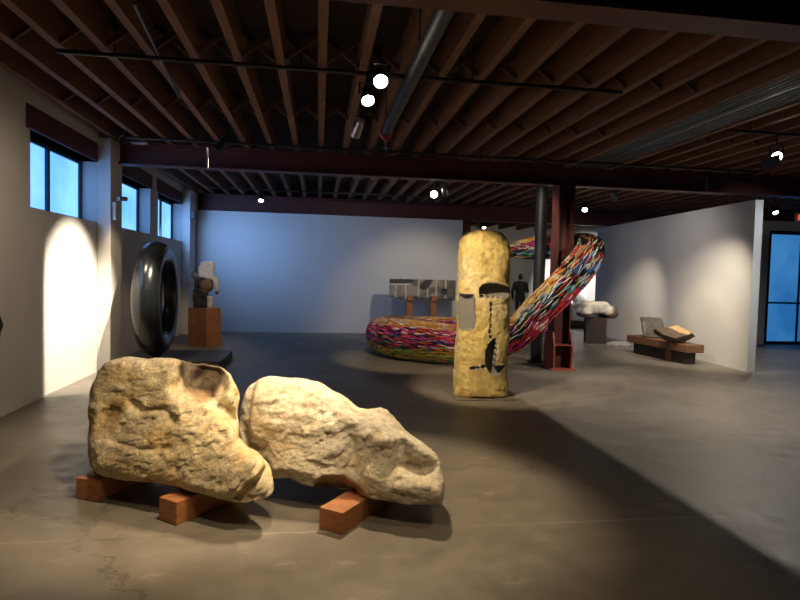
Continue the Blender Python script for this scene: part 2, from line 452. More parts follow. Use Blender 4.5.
# beams
def ibeam(n, yc, x0, x1, zb=ZB, zt=ZT, w=.24):
    m = MB(); m.box((x0, yc - w / 2, zb), (x1, yc + w / 2, zb + .03)); m.box((x0, yc - w / 2, zt - .03), (x1, yc + w / 2, zt)); m.box((x0, yc - .035, zb + .03), (x1, yc + .035, zt - .03))
    struct('trim_%d' % n, m, steel, 'dark red steel ceiling beam', bevel=.004)
ibeam(7, 3.50, -3.36, 15.9); ibeam(8, 9.98, -3.2, 15.9); ibeam(9, 16.02, -3.19, 15.9, 3.2, 3.65, .2)

# far wall, second room, partition, right walls
mb = MB(); mb.box((-3.4, 15.8, 0), (3.95, 15.92, 3.19)); struct('wall_back', mb, white, 'long white gallery wall')
mb = MB(); mb.box((-3.4, 24, 0), (17, 24.2, ZD)); struct('wall_far', mb, white, 'wall of the far room')
mb = MB(); P = [(7.88, 9.62), (8.04, 9.62), (8.46, 16.5), (8.3, 16.5)]
mb.prism(P, lambda x, y: (x, y, 0), lambda x, y: (x, y, 3.17)); struct('wall_partition', mb, white, 'white freestanding partition wall')
mb = MB()
mb.box((10.5, 14.0, 0), (11.92, 14.15, 3.32)); mb.box((11.92, 14.0, 3.07), (16.0, 14.15, 3.32))
struct('wall_right_back', mb, white, 'wall beside the blue glass door')
mb = MB(); mb.box((10.5, 13.98, 3.32), (16.0, 14.17, 3.65)); struct('trim_11', mb, steel, 'dark red beam over the wall with the blue door')
mb = MB(); mb.box((16.0, -4, 0), (16.2, 14.0, ZD)); struct('wall_right', mb, white)
mb = MB(); mb.box((-3.4, -4.2, 0), (16, -4, ZD)); struct('wall_front', mb, white)
mb = MB(); mb.box((16.0, 14.15, 0), (16.2, 24, ZD)); struct('wall_side', mb, white)
mb = MB(); mb.box((4.0, 15.86, 0), (4.2, 16.0, 3.19)); struct('trim_10', mb, steel, 'slim dark red post at the end of the white wall')

# blue glazed door
mb = MB(); yd = 14.1
mb.box((11.92, yd - .05, 0), (12.04, yd + .05, 3.07)); mb.box((12.04, yd - .05, 2.97), (15.99, yd + .05, 3.07)); mb.box((12.04, yd - .05, 0), (15.99, yd + .05, .08))
for x in (12.93, 13.85, 14.8): mb.box((x, yd - .04, .08), (x + .05, yd + .04, 2.97))
mb.box((12.04, yd - .045, 1.1), (15.99, yd + .045, 1.15))
dr = struct('door_1', mb, frame_m, 'blue lit glazed entrance door with dark bars')
for a, b in ((12.04, 12.93), (12.98, 13.85), (13.9, 14.8), (14.85, 15.99)):
    for z0, z1 in ((.08, 1.1), (1.15, 2.97)):
        m2 = MB(); m2.box((a, yd - .01, z0), (b, yd + .01, z1)); m2.build('pane', door_pane_m, dr)
m2 = MB(); m2.bar((12.86, yd - .1, .95), (12.86, yd - .1, 1.25), .025, .025); m2.bar((12.86, yd - .1, .97), (12.86, yd - .04, .97), .02, .02); m2.bar((12.86, yd - .1, 1.23), (12.86, yd - .04, 1.23), .02, .02); m2.build('door_handle', grey_metal, dr)

# ================================================================== COLUMN, PIPES, CEILING KIT
t = empty('steel_column', (4.35, 9.98, 0)); tag(t, 'dark red steel column with flared bolted base plates, holding up the main beam', 'column')
def loc(o, t): o.location = o.location - t.location; return o
m = MB(); cx, cy = 4.35, 9.98
m.box((cx - .15, cy - .15, .03), (cx - .125, cy + .15, ZB - .02)); m.box((cx + .125, cy - .15, .03), (cx + .15, cy + .15, ZB - .02)); m.box((cx - .125, cy - .012, .03), (cx + .125, cy + .012, ZB - .02))
loc(m.build('shaft', steel, t), t)
for sx in (-1, 1):
    m = MB(); g = [(-.23, .03), (.23, .03), (.23, .42), (.15, .68), (-.15, .68), (-.23, .42)]
    x0 = cx + sx * .152; x1 = cx + sx * .182
    m.prism(g, lambda y, z: (x0, cy + y, z), lambda y, z: (x1, cy + y, z)); loc(m.build('gusset_plate', steel2, t, bevel=.004), t)
m = MB(); m.box((cx - .15, cy - .22, .44), (cx + .15, cy - .02, .46)); loc(m.build('base_shelf', steel2, t), t)
m = MB(); m.box((cx - .24, cy - .26, 0), (cx + .24, cy + .26, .03)); loc(m.build('base_plate', steel2, t, bevel=.004), t)
m = MB(); m.box((cx - .16, cy - .14, ZB - .02), (cx + .16, cy + .14, ZB - .001)); loc(m.build('cap_plate', steel, t), t)

t = empty('pipe_column', (4.24, 10.75, 0)); tag(t, 'slim round dark grey pipe column just left of the red steel column', 'column')
m = MB(); m.cyl((4.24, 10.75, .03), (4.24, 10.75, ZT + .25), .11, n=32); loc(m.build('shaft', pipe_m, t), t)
m = MB(); m.cyl((4.24, 10.75, 0), (4.24, 10.75, .03), .17, n=32); loc(m.build('base_flange', pipe_m, t), t)

def tube(name, pts, r, m_, n=14):
    m = MB()
    for a, b in zip(pts[:-1], pts[1:]): m.cyl(a, b, r, n=n)
    return m.build(name, m_)
o = tube('lighting_track', [(-2.4, 5.75, 3.6), (3.1, 5.75, 3.6)], .022, black); tag(o, 'black lighting pipe running across the joists nearest the camera', 'lighting track')
for x in (-1.9, -.2, 1.5, 2.9): MB().cyl((x, 5.75, 3.62), (x, 5.75, 3.949), .008).build('hanger_rod', black, o)
o = tube('lighting_track', [(-2.9, 9.3, 3.6), (7.6, 9.3, 3.6)], .022, black); tag(o, 'black lighting pipe running just in front of the main steel beam', 'lighting track')
for x in (-2.2, -.2, 1.8, 3.8, 5.8): MB().cyl((x, 9.3, 3.62), (x, 9.3, 3.949), .008).build('hanger_rod', black, o)
o = tube('lighting_track', [(-2.6, 14.1, 3.56), (3.3, 14.1, 3.56)], .02, black); tag(o, 'black lighting pipe near the long white back wall', 'lighting track')
o = tube('lighting_track', [(1.8, 11.75, 3.6), (7.6, 11.75, 3.6)], .02, black); tag(o, 'black lighting pipe beyond the main beam, in front of the coiled sculpture', 'lighting track')
o = tube('lighting_track', [(5.2, 6.87, 3.6), (8.0, 6.87, 3.6)], .02, black); tag(o, 'black lighting pipe under the joists at right of the ribbed duct', 'lighting track')
for x in (5.5, 7.4): MB().cyl((x, 6.87, 3.62), (x, 6.87, 3.949), .008).build('hanger_rod', black, o)
t = empty('sprinkler_pipe', (.84, 4, 3.50)); tag(t, 'fat black ceiling pipe running away along the joists with a red coupling at its end', 'pipe')
m = MB(); m.cyl((0, -.3, 0), (0, 3.55, 0), .065, n=24); m.build('pipe', pipe_m, t)
for y in (.6, 2.9): MB().box((-.09, y - .012, .0), (-.078, y + .012, .449)).box((-.09, y - .012, .0), (-.06, y + .012, .012)).build('hanger_strap', pipe_m, t)
m = MB(); m.cyl((0, 3.55, 0), (0, 3.66, 0), .09, n=24); m.cyl((0, 3.6, -.02), (0, 3.6, -.13), .045, .03); m.build('coupling', steel2, t)
m = MB(); m.cyl((0, 3.6, -.13), (0, 3.6, -.2), .014); m.cyl((0, 3.6, -.2), (0, 3.6, -.21), .035); m.cyl((0, 3.6, -.25), (0, 3.6, -.2), .008); m.build('sprinkler_head', grey_metal, t)
o = tube('ceiling_conduit', [(-1.40, 4.65, 3.62), (-1.62, 7.0, 3.62)], .014, black); tag(o, 'short thin dark conduit slanting under the joists at the upper left', 'conduit')
o = tube('beam_conduit', [(-3.18, 9.8, 3.5), (-3.18, 9.8, 3.7), (-3.1, 9.8, 3.74)], .014, white_plastic); tag(o, 'short pale conduit looping over the left end of the main beam', 'conduit')

# ribbed grille panel between joists
t = empty('ceiling_grille', (4.7, 7, 3.6)); tag(t, 'long dark ribbed metal ceiling panel running between the joists at right', 'ceiling panel')
m = MB(); m.box((GR0 - 4.7, -3.3, .06), (GR1 - 4.7, 2.85, .075)); m.build('backing', black, t)
m = MB()
for x in (GR0, GR1): m.box((x - 4.7 - .035, -3.3, .0), (x - 4.7 + .035, 2.85, .28))
m.build('wooden_edge', joist_m, t)
duct = M('ribbed_duct', (.22, .25, .30), .35, metal=.6, scale=10, amt=.3)
m = MB()
for i in range(10):
    x = GR0 - 4.7 + .06 + i * .0755
    m.cyl((x, -3.3, .035), (x, 2.85, .035), .013, n=8)
m.build('ribs', duct, t)
m = MB(); m.box((-.02, -3.3, .02), (.02, 2.85, .06)); m.build('centre_bar', black, t)

# --- track spotlights --------------------------------------------------------
def spotlight(loc_, aim, ztrack, label, lens=bulb, hm=black, r=.062, length=.17, flap=False):
    t = empty('track_spotlight', loc_); tag(t, label, 'spotlight', 'spotlights under the joists')
    d = (V(aim) - V(loc_)).normalized()
    m = MB(); m.cyl(-d * length, V((0, 0, 0)), r * .72, r, n=24, cap=False); m.cyl(-d * (length + .03), -d * length, r * .4, r * .72, n=24)
    m.cyl(-d * .012, V((0, 0, 0)), r * 1.06, r * 1.06, n=24, cap=False); m.build('lamp_head', hm, t)
    m = MB(); m.cyl(-d * .03, -d * .022, r * .93, n=24); m.build('lens', lens, t)
    s = d.cross(V((0, 0, 1))); s = s.normalized() if s.length > .01 else V((1, 0, 0))
    c = -d * length * .55; top = V((c.x, c.y, max(.06, c.z + r + .05)))
    m = MB()
    for k in (-1, 1): m.bar(c + s * (k * (r + .012)), top + s * (k * (r + .012)), .02, .006)
    m.bar(top - s * (r + .015), top + s * (r + .015), .02, .008)
    m.cyl(top, (top.x, top.y, ztrack - loc_[2] + .0), .011, n=10); m.build('bracket', hm, t)
    if flap:
        u = s.cross(d)
        m = MB()
        for k in (-1, 1): m.add([s * (k * r) - u * r, s * (k * r) + u * r, s * (k * r * 1.7) + u * r * 1.5 + d * .1, s * (k * r * 1.7) - u * r * 1.5 + d * .1,
                                  s * (k * (r + .003)) - u * r, s * (k * (r + .003)) + u * r, s * (k * (r * 1.7 + .003)) + u * r * 1.5 + d * .1, s * (k * (r * 1.7 + .003)) - u * r * 1.5 + d * .1],
                                 [(0, 1, 2, 3), (7, 6, 5, 4), (0, 4, 5, 1), (1, 5, 6, 2), (2, 6, 7, 3), (3, 7, 4, 0)])
        m.build('added_barn_door', hm, t)
    return t
WARM = (1, .77, .48)
NEUT = (1, .87, .68)
def light(loc_, aim, power, size, blend=.35, col=WARM, rad=.05, square=False, roll=0):
    L = bpy.data.lights.new('lamp_or_fill_light', 'SPOT'); L.energy = power; L.color = col; L.spot_size = math.radians(size); L.spot_blend = blend
    L.shadow_soft_size = rad; L.use_square = square
    o = bpy.data.objects.new('lamp_or_fill_light', L); COL.objects.link(o)
    d = (V(aim) - V(loc_)).normalized(); o.location = V(loc_) + d * (rad + .015)
    q = d.to_track_quat('-Z', 'Y'); o.rotation_euler = (q.to_matrix() @ Matrix.Rotation(roll, 3, 'Z')).to_euler()
    return o

LT = [
 ((.50, 5.04, 3.3), (.5, 2.6, 1.0), 3.6, 'nearest glowing ceiling spotlight, above and slightly right of the other bright one', bulb),
 ((.44, 5.62, 3.3), (.75, 3.6, .8), 3.6, 'second glowing ceiling spotlight, just below and left of the nearest one', bulb),
 ((-1.43, 8.43, 3.32), (-3.4, 8.6, .9), 3.6, 'ceiling spotlight aimed at the left wall, just in front of the steel beam', bulb_far),
 ((-1.39, 14.16, 3.3), (-1.5, 12.0, 0), 3.56, 'small glowing spotlight close to the back wall, seen above the blue lit part', bulb_far),
 ((5.9, 6.87, 3.3), (3.8, 3.6, 1.0), 3.6, 'bright spotlight at the far right, below the ribbed ceiling panel', bulb),
 ((6.32, 13.25, 3.3), (5.3, 10.8, 1.2), 3.64, 'brightest distant spotlight, just right of the red steel column', bulb),
 ((5.6, 19.36, 3.3), (5.4, 17.6, 1.0), 3.64, 'distant spotlight seen glowing over the top of the yellow standing stone', bulb),
 ((10.6, 12.29, 3.3), (10.3, 10.5, 1.0), 3.64, 'glowing spotlight beyond the partition, near the blue door', bulb_far),
]
LTO = [spotlight(l, a, zt, lab, bm_) for l, a, zt, lab, bm_ in LT]
spotlight((.42, 7.28, 3.36), (.1, 8.6, 2.6), 3.6, 'silver cylinder spotlight turned away, hanging by the red pipe coupling', bulb_dim, grey_metal, .06, .24)
spotlight((2.32, 11.75, 3.30), (2.1, 10.6, 2.9), 3.6, 'left one of the pair of grey spotlights beyond the main beam', bulb_far, grey_metal, .075, .2)
spotlight((2.55, 11.75, 3.33), (3.2, 13.6, 2.3), 3.6, 'right one of the pair of grey spotlights beyond the main beam', bulb_dim, grey_metal, .075, .2)
spotlight((6.3, 11.75, 3.36), (7.9, 12.6, 1.2), 3.6, 'black spotlight aimed at the partition wall, above the coiled sculpture', bulb_dim, black, .055, .2)
spotlight((6.9, 9.6, 3.33), (8.0, 10.5, .8), 3.6, 'black spotlight on a short track near the top of the partition wall', bulb_dim, black, .05, .15)

# lights: some sit at a modelled lamp, others are added with no fixture
light((.50, 5.04, 3.28), (.35, 4.45, .4), 235, 62, .5)               # straight over right rock
light((.44, 5.62, 3.28), (2.15, 7.55, 1.1), 380, 40, .45)            # standing stone
light((-.1, 3.3, 3.28), (-1.0, 4.55, .5), 195, 60, .5)               # left rock from front
light((1.9, 2.8, 3.28), (.3, 4.3, .5), 45, 60, .6)
light((-.2, 2.3, 3.3), (-.1, 2.6, 0), 70, 100, .9)                    # foreground floor
light((.5, 5.3, 3.28), (-1.0, 4.9, .5), 150, 62, .5)
light((-1.43, 8.43, 3.28), (-3.4, 8.66, .9), 1000, 52, .85, NEUT, rad=.003)
light((-2.75, 8.5, 3.3), (-2.62, 10.1, 1.0), 90, 50, .5)             # ring
light((-.6, 10.9, 3.3), (-2.4, 12.8, 1.0), 90, 42, .5)              # torso
light((3.2, 12.2, 3.3), (2.7, 15.2, 1.1), 105, 70, .8, NEUT)         # relief
light((.8, 11.0, 3.5), (2.2, 15.8, 1.8), 38, 90, 1., (1, .88, .82))  # added warm wash on the back wall, no fixture
light((1.2, 9.0, 3.3), (1.9, 10.8, .2), 130, 55, .5)                 # coil left
light((2.6, 7.9, 3.3), (4.2, 9.7, 1.3), 140, 55, .5, NEUT)           # coil rise
light((3.2, 9.3, 3.2), (4.4, 11.2, 2.2), 60, 70, .6, NEUT)
light((5.9, 6.87, 3.27), (4.7, 7.4, 0), 290, 138, 1., (1, .90, .76), rad=.0015)    # pool on the right floor, cut straight by an added barn door
light((6.4, 12.0, 3.32), (7.95, 14.1, .3), 200, 56, 1., NEUT)
light((6.4, 9.2, 3.3), (7.95, 11.2, .35), 280, 66, 1., NEUT)
light((5.6, 10.9, 3.4), (8.2, 12.2, 1.4), 50, 110, 1., (1, .93, .9))  # added soft wash on the partition, no fixture
light((6.2, 10.6, 3.3), (7.4, 11.0, .2), 60, 60, .5, WARM)
light((10.8, 20.5, 3.3), (11.6, 23.8, 1.4), 700, 75, .5, (1, .95, .9))
light((5.6, 19.3, 3.28), (5.4, 21, .5), 70, 90, .7, NEUT)
light((7.4, 17.5, 3.4), (7.2, 22, 1.0), 60, 110, .8, NEUT)
light((10.6, 12.2, 3.28), (10.3, 11.0, 0), 70, 100, .7, NEUT)
light((-1.2, 5.2, 3.45), (-3.4, 6.6, 1.5), 60, 80, 1., (1, .82, .6))   # added soft wash on the near left wall, no fixture
light((7.5, 3.0, 3.4), (6.5, 5.5, 0), 10, 110, 1., (1, .9, .8))  # added weak fill from the near right, no fixture
# barn door blades added to two lamps to cut their light straight
MB().box((-.115, -.17, -.27), (-.11, -.037, -.01)).build('added_barn_door', black, LTO[2])
MB().box((-.105, -.17, -.143), (-.10, .15, .0)).build('added_barn_door', black, LTO[4])
light((7.7, 6.87, 3.28), (7.96, 9.6, 2.0), 130, 62, .8, (.85, .9, 1))  # spot added to brighten the partition end face, no fixture

# ================================================================== ROCKS
def inflated_rock(name, sh, O, eu, ev, w, outline, hf_fn, label, Tf, Tb, Rf, Rb, colfn, h=.0105, seed=1, rough=.02, zcut=.155, back=lambda U: 1.):
    O, eu, ev, w = [np.array(a) for a in (O, eu, ev, w)]
    outline = chaikin(outline, 1)
    us = [p[0] for p in outline]; vs = [p[1] for p in outline]
    lo = (min(us) - .06, min(vs) - .06, -Tb - .08); hi = (max(us) + .06, max(vs) + .06, Tf + .42)
    P = grid(lo, hi, h)
    U = P[:, :, 0, 0]; Vv = P[:, :, 0, 1]
    # ragged outline
    Pz = np.stack([U, Vv, U * 0], -1)
    wu = vnoise(Pz, 7, seed) * .02; wv = vnoise(Pz, 7, seed + 5) * .02
    d = polysd(U + wu, Vv + wv, outline)
    def prof(d, T, R, p=2.4): q = np.clip(d / R, 0, 1); return T * (1 - (1 - q) ** p) ** (1 / p)
    h0 = prof(d, Tf, Rf) * .8
    base = prof(d, Tf, Rf); hf = h0
    for _ in range(6): hf = .4 * hf + .6 * (base + hf_fn(U + sh[0] * hf, Vv + sh[1] * hf, d) * sstep(d, 0, .045))
    for _ in range(2): hf[1:-1, 1:-1] = .5 * hf[1:-1, 1:-1] + .125 * (hf[2:, 1:-1] + hf[:-2, 1:-1] + hf[1:-1, 2:] + hf[1:-1, :-2])
    hb = prof(d, Tb, Rb) * back(U)
    Wc = P[..., 2]
    F = np.maximum(Wc - hf[..., None], -Wc - hb[..., None])
    F = np.where(d[..., None] < 0, np.hypot(d[..., None] * 1.5, Wc), F)
    F = F + rough * (fbm(P, 5, 2, seed) * 1.0 + .45 * ridged(P, 9, seed + 2) + .55 * fbm(P, 16, 2, seed + 9) + .30 * fbm(P, 38, 2, seed + 11)) + rough * .12 + .03 * np.clip(ridged(P * np.array((1, 1.7, 1)) + .06 * fbm(P, 7, 2, seed + 3)[..., None], 3.6, seed + 6) - .80, 0, 1) + .018 * np.clip(fbm(P, 11, 2, seed + 13), 0, 1)
    world_z = O[2] + P[..., 0] * eu[2] + P[..., 1] * ev[2] + Wc * w[2]
    F = smax(F, (zcut - world_z) + .003 * fbm(P, 9, 2, seed + 4), .02)
    pos, fs = biggest(*surface_net(F, lo, h))
    pc = pos.copy(); pc[:, 0] += sh[0] * pos[:, 2]; pc[:, 1] += sh[1] * pos[:, 2]; cols = colfn(pc)
    wp = O + pos[:, :1] * eu + pos[:, 1:2] * ev + pos[:, 2:] * w
    if np.linalg.det(np.stack([eu, ev, w])) < 0: fs = fs[:, ::-1]
    base = wp.mean(0); base[2] = wp[:, 2].min()
    o = mesh_np(name, wp, fs, rock_m, None, cols, origin=base)
    return o

def mixc(a, b, t): return a * (1 - t[:, None]) + np.array(b)[None] * t[:, None]
def rock1_col(p):
    n = fbm(p, 2.5, 4, 11); n2 = fbm(p, 9, 3, 15); n3 = fbm(p, 4, 3, 21)
    c = np.array([[.64, .53, .34]]) * np.ones((len(p), 1))
    c = mixc(c, (.72, .64, .48), sstep(n, .1, .8)); c = mixc(c, (.50, .35, .15), sstep(n2, .25, .9) * .7)
    c = mixc(c, (.62, .40, .15), sstep(n3, .2, .9) * .6)
    c = mixc(c, (.42, .33, .24), sstep(-n, .35, 1.) * .6)
    U, W_ = p[:, 0], p[:, 1]
    # dark brown weathered stain in the scoop, orange at its lower lip, grey on the left and top
    c = mixc(c, (.52, .46, .37), sstep(W_ + .08 * n2, .92, 1.0) * .55)
    sc = polysd(U + .03 * n2, W_ + .03 * n, [(.12, 1.08), (.2, .9), (.33, .74), (.55, .66), (.68, .74), (.66, .9), (.52, 1.08)])
    low = sstep(W_ + .08 * n, .80, .68)
    c = mixc(c, (.045, .022, .018), sstep(sc, -.01, .05) * (1 - low) * (.84 + .16 * np.clip(n2, -1, 1)))
    c = mixc(c, (.30, .12, .03), sstep(sc, -.01, .05) * low * .85)
    c = mixc(c, (.36, .31, .27), sstep(-U, .22, .55) * .75)
    rec = np.exp(-(((U + .14) / .07) ** 2 + ((W_ - .5) / .12) ** 2)); c = mixc(c, (.34, .20, .08), rec * .7)
    return np.clip(c, .02, 1)
SCOOP1 = [(.068, 1.1), (.2, .9), (.31, .79), (.556, .675), (.75, .6), (.93, .51), (1.285, .3), (1.40, .466), (.773, 1.2)]
RIM1 = [(.50, 1.2), (.60, .97), (.69, .82), (.66, .70), (.72, .62), (.87, .57), (1.08, .43), (1.2, .7), (.868, 1.1)]
def rock1_h(U, W_, d):
    vc = np.interp(U, [-.6, .12, .30, .5, 1.3, 1.5], [.90, .86, .66, .50, .20, .10])
    h = .46 * smin(W_, vc, .06) - .05
    h = h - .33 * sstep(polysd(U, W_, SCOOP1), -.02, .09)
    h = h - .10 * np.exp(-(((U - .40) / .19) ** 2 + ((W_ - .86) / .17) ** 2) ** 2)
    h = h + .12 * sstep(polysd(U, W_, RIM1), -.02, .05)
    h = h - .16 * np.exp(-(linedist(U, W_, [(.72, .66), (.86, .61), (1.0, .50)]) / .045) ** 2)
    h = h - .10 * np.exp(-(linedist(U, W_, [(1.21, .04), (1.26, .14), (1.31, .26)]) / .03) ** 2) - .07 * sstep(polysd(U, W_, [(1.2, -.02), (1.32, .30), (1.6, .3), (1.6, -.1)]), -.01, .03)
    h = h - .08 * np.exp(-(((U + .15) / .08) ** 2 + ((W_ - .50) / .14) ** 2))
    h = h - .04 * np.exp(-(linedist(U, W_, [(-.05, .62), (.1, .55), (.28, .60), (.42, .50)]) / .025) ** 2)
    h = h - .03 * np.exp(-(linedist(U, W_, [(.0, .30), (.25, .26), (.5, .30)]) / .025) ** 2)
    return h
o = inflated_rock('carved_boulder', (0, 0), [-1.595, 4.384, .15], [.8864, -.4629, 0], [.3342, .64, .6919], [.207, -.952, .228],
 [[-.068, .062], [-.301, .33], [-.507, .667], [-.56, .91], [-.437, 1.02], [-.083, 1.05], [.324, 1.06], [.631, 1.0], [.82, .816], [.975, .541], [1.04, .43], [1.30, .31], [1.42, .21], [1.47, .10], [1.41, .04], [1.221, -.01], [.946, -.01], [.722, .015], [.505, .02], [.254, .0], [.084, -.01]],
 rock1_h, '', .26, .62, .13, .42, rock1_col, seed=2, rough=.018, zcut=.163, back=lambda U: 1 - .62 * sstep(U, .45, .95))
tag(o, 'left of the two big boulders, blocky tan stone with a dark brown scooped hollow', 'boulder')

def rock2_col(p):
    n = fbm(p, 2.2, 4, 31); n2 = fbm(p, 9, 3, 35); n3 = fbm(p, 5, 3, 41)
    c = np.array([[.72, .63, .47]]) * np.ones((len(p), 1))
    c = mixc(c, (.74, .67, .55), sstep(n, .0, .7)); c = mixc(c, (.60, .46, .28), sstep(n2, .2, .9) * .6)
    c = mixc(c, (.50, .40, .29), sstep(n3, .35, 1.) * .5)
    U, W_ = p[:, 0], p[:, 1]
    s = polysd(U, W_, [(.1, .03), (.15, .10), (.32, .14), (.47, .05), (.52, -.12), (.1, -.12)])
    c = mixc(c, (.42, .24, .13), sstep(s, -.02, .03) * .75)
    return np.clip(c, .02, 1)
UND2 = [(.10, .02), (.16, .09), (.30, .125), (.44, .05), (.50, -.15), (.1, -.15)]
def rock2_h(U, W_, d):
    h = .42 * smin(W_, np.interp(U, [-.7, .1, .5, .9, 1.05], [.66, .58, .46, .30, .2]), .05) - .06
    h = h - .13 * sstep(polysd(U, W_, UND2), -.01, .05)
    h = h - .11 * np.exp(-(((U - .76) / .12) ** 2 + ((W_ - .27) / .055) ** 2))
    h = h - .07 * np.exp(-(linedist(U, W_, [(.33, .70), (.50, .60), (.62, .42), (.66, .36)]) / .05) ** 2)
    h = h - .04 * np.exp(-(linedist(U, W_, [(.22, .46), (.32, .3), (.36, .16)]) / .04) ** 2)
    h = h + .07 * np.exp(-(linedist(U, W_, [(.5, .16), (.75, .12), (.95, .12)]) / .09) ** 2)
    h = h + .05 * np.exp(-(linedist(U, W_, [(.45, .42), (.65, .5), (.85, .40)]) / .06) ** 2)
    h = h + .06 * np.exp(-(((U + .15) / .28) ** 2 + ((W_ - .45) / .25) ** 2))
    h = h - .16 * sstep(-U - .25 * (W_ - .4), .50, .56) - .10 * sstep(-U, .1, .4) * sstep(-W_, -.45, -.2)
    return h
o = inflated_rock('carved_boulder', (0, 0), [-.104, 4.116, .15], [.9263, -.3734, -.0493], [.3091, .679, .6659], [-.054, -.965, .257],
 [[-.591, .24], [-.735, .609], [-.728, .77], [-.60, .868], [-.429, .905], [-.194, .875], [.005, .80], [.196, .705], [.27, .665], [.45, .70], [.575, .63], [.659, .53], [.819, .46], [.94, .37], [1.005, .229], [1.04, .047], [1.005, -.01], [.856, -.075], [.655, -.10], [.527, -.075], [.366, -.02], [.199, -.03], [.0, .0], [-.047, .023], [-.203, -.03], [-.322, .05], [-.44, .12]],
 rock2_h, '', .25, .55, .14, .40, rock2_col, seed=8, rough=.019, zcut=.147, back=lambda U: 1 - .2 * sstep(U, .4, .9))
tag(o, 'right of the two big boulders on the floor, pale cream with a drooping snout end', 'boulder')

# timber blocks the boulders rest on
def block(p, ang, w, l, hgt, label):
    m = MB(); m.box((-w / 2, 0, 0), (w / 2, l, hgt)); o = m.build('timber_block', block_m, bevel=.006)
    o.location = (*p, 0); o.rotation_euler = (0, 0, ang); tag(o, label, 'block', 'timber blocks under the boulders'); return o
block((-1.585, 4.27), math.radians(-22), .19, .55, .153, 'reddish timber block under the far left end of the left boulder')
block((-.94, 3.85), math.radians(-38), .17, .62, .153, 'reddish timber block under the middle of the left boulder')
block((.105, 3.63), math.radians(-36), .18, .62, .14, 'reddish timber block under the right cream boulder')

# ================================================================== STANDING STONE
SX, SY = 2.245, 7.72
def stone_base(P):
    x, y, z = P[..., 0], P[..., 1], P[..., 2]
    wx = .355 + .012 * np.sin(z * 2.3) - .035 * sstep(z, 1.95, 2.25) + .012 * sstep(.5 - z, 0, .5)
    wy = .31 - .03 * sstep(z, 1.9, 2.25)
    cxn = x - .012 * np.sin(z * 1.7) + .0
    q = (np.abs(cxn / wx) ** 2.7 + np.abs(y / wy) ** 2.7 + 1e-9) ** (1 / 2.7)
    d = (q - 1) * .31
    top = z - (2.22 + .03 * np.cos(x * 4 + .4) - .5 * np.clip(np.abs(x) - .12, 0, 1) ** 2 * 3)
    d = smax(d, top, .12); d = smax(d, -z + .012 * fbm(P, 8, 2, 3), .03)
    return d
def stone_cut(P):
    x, y, z = P[..., 0], P[..., 1], P[..., 2]; z0 = z; z = z + .155
    fr = -y                                                      # towards the camera
    def pr(poly, front, depth): return smax(-polysd(x, z, poly), -(fr - (front - depth)), .01)
    a = pr([(-.135, 1.555), (-.125, 1.63), (-.08, 1.68), (.02, 1.70), (.12, 1.69), (.24, 1.66), (.33, 1.63), (.42, 1.56), (.42, 1.535), (.1, 1.53)], .33, .17)
    b = smax(-polysd(x, z, [(-.5, 1.545), (-.2, 1.535), (-.185, 1.40), (-.17, 1.2), (-.19, 1.09), (-.28, 1.06), (-.5, 1.10)]), -(fr - (.21 + (x + .2) * 1.3)), .01)
    z = z0
    c1 = np.hypot((x - .135) / .165, (z - .56) / .245) - 1
    c2 = np.hypot((x - .195) / .075, (z - .62) / .26) - 1
    cr = np.maximum(c1 * .16, -np.maximum(np.minimum(c2 * .07, 9), -(z - .45) if False else c2 * .07))
    post = np.maximum(.11 - x + .0 * z, (.435 - z))          # stone tongue left standing inside the groove
    cr = np.maximum(c1 * .16, -post)
    c = smax(cr, -(fr - .17), .01)
    d = np.minimum(np.minimum(a, b), c)
    for zz in np.arange(.83, 1.33, .072): d = np.minimum(d, boxsd(P, (.03 + .006 * math.sin(zz * 40), -.32, zz), (.011 + .003 * math.sin(zz * 77), .09, .024 + .006 * math.sin(zz * 51)), .006))
    for zz in (.50, .58, .66, .73): d = np.minimum(d, boxsd(P, (.115, -.3, zz), (.012, .1, .014)))
    for xx, zz in ((-.20, .40), (-.165, .405), (-.125, .41), (-.06, .425), (-.03, .43)): d = np.minimum(d, capsule(P, (xx, -.40, zz), (xx, -.24, zz), .021, .018))
    for xx in (-.10, -.02, .05, .13, .2, .27): d = np.minimum(d, boxsd(P, (xx, -.28, 1.37), (.02, .1, .016)))
    return d
def stone_fn(P):
    b = stone_base(P) + .010 * fbm(P, 6, 3, 4) + .006 * fbm(P, 24, 2, 9) + .02 * np.clip(fbm(P, 3, 2, 14), 0, 1) * (P[..., 2] < 2)
    return smax(b, -stone_cut(P), .006)
def stone_mi(c): return (stone_cut(c) < .010).astype(int)
def stone_col(p):
    n = fbm(p, 2.5, 4, 51); n2 = fbm(p, 10, 3, 55)
    c = np.array([[.64, .50, .19]]) * np.ones((len(p), 1))
    c = mixc(c, (.68, .57, .32), sstep(n, .0, .8)); c = mixc(c, (.42, .29, .11), sstep(n2, .15, .9) * .6)
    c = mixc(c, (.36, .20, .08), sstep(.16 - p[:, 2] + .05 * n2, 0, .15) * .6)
    return np.clip(c, .02, 1)
t = empty('standing_stone', (SX, SY, .015)); tag(t, 'tall yellow standing stone carved with slots, drilled holes and a curved groove', 'stone sculpture')
def stone_shift(p): return p
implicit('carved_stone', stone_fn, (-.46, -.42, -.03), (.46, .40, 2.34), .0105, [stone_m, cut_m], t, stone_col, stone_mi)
m = MB(); m.box((-.42, -.36, -.014), (.42, .34, -.001)); m.build('base_plate', M('floor_toned_plate', (.16, .14, .115), .6), t)

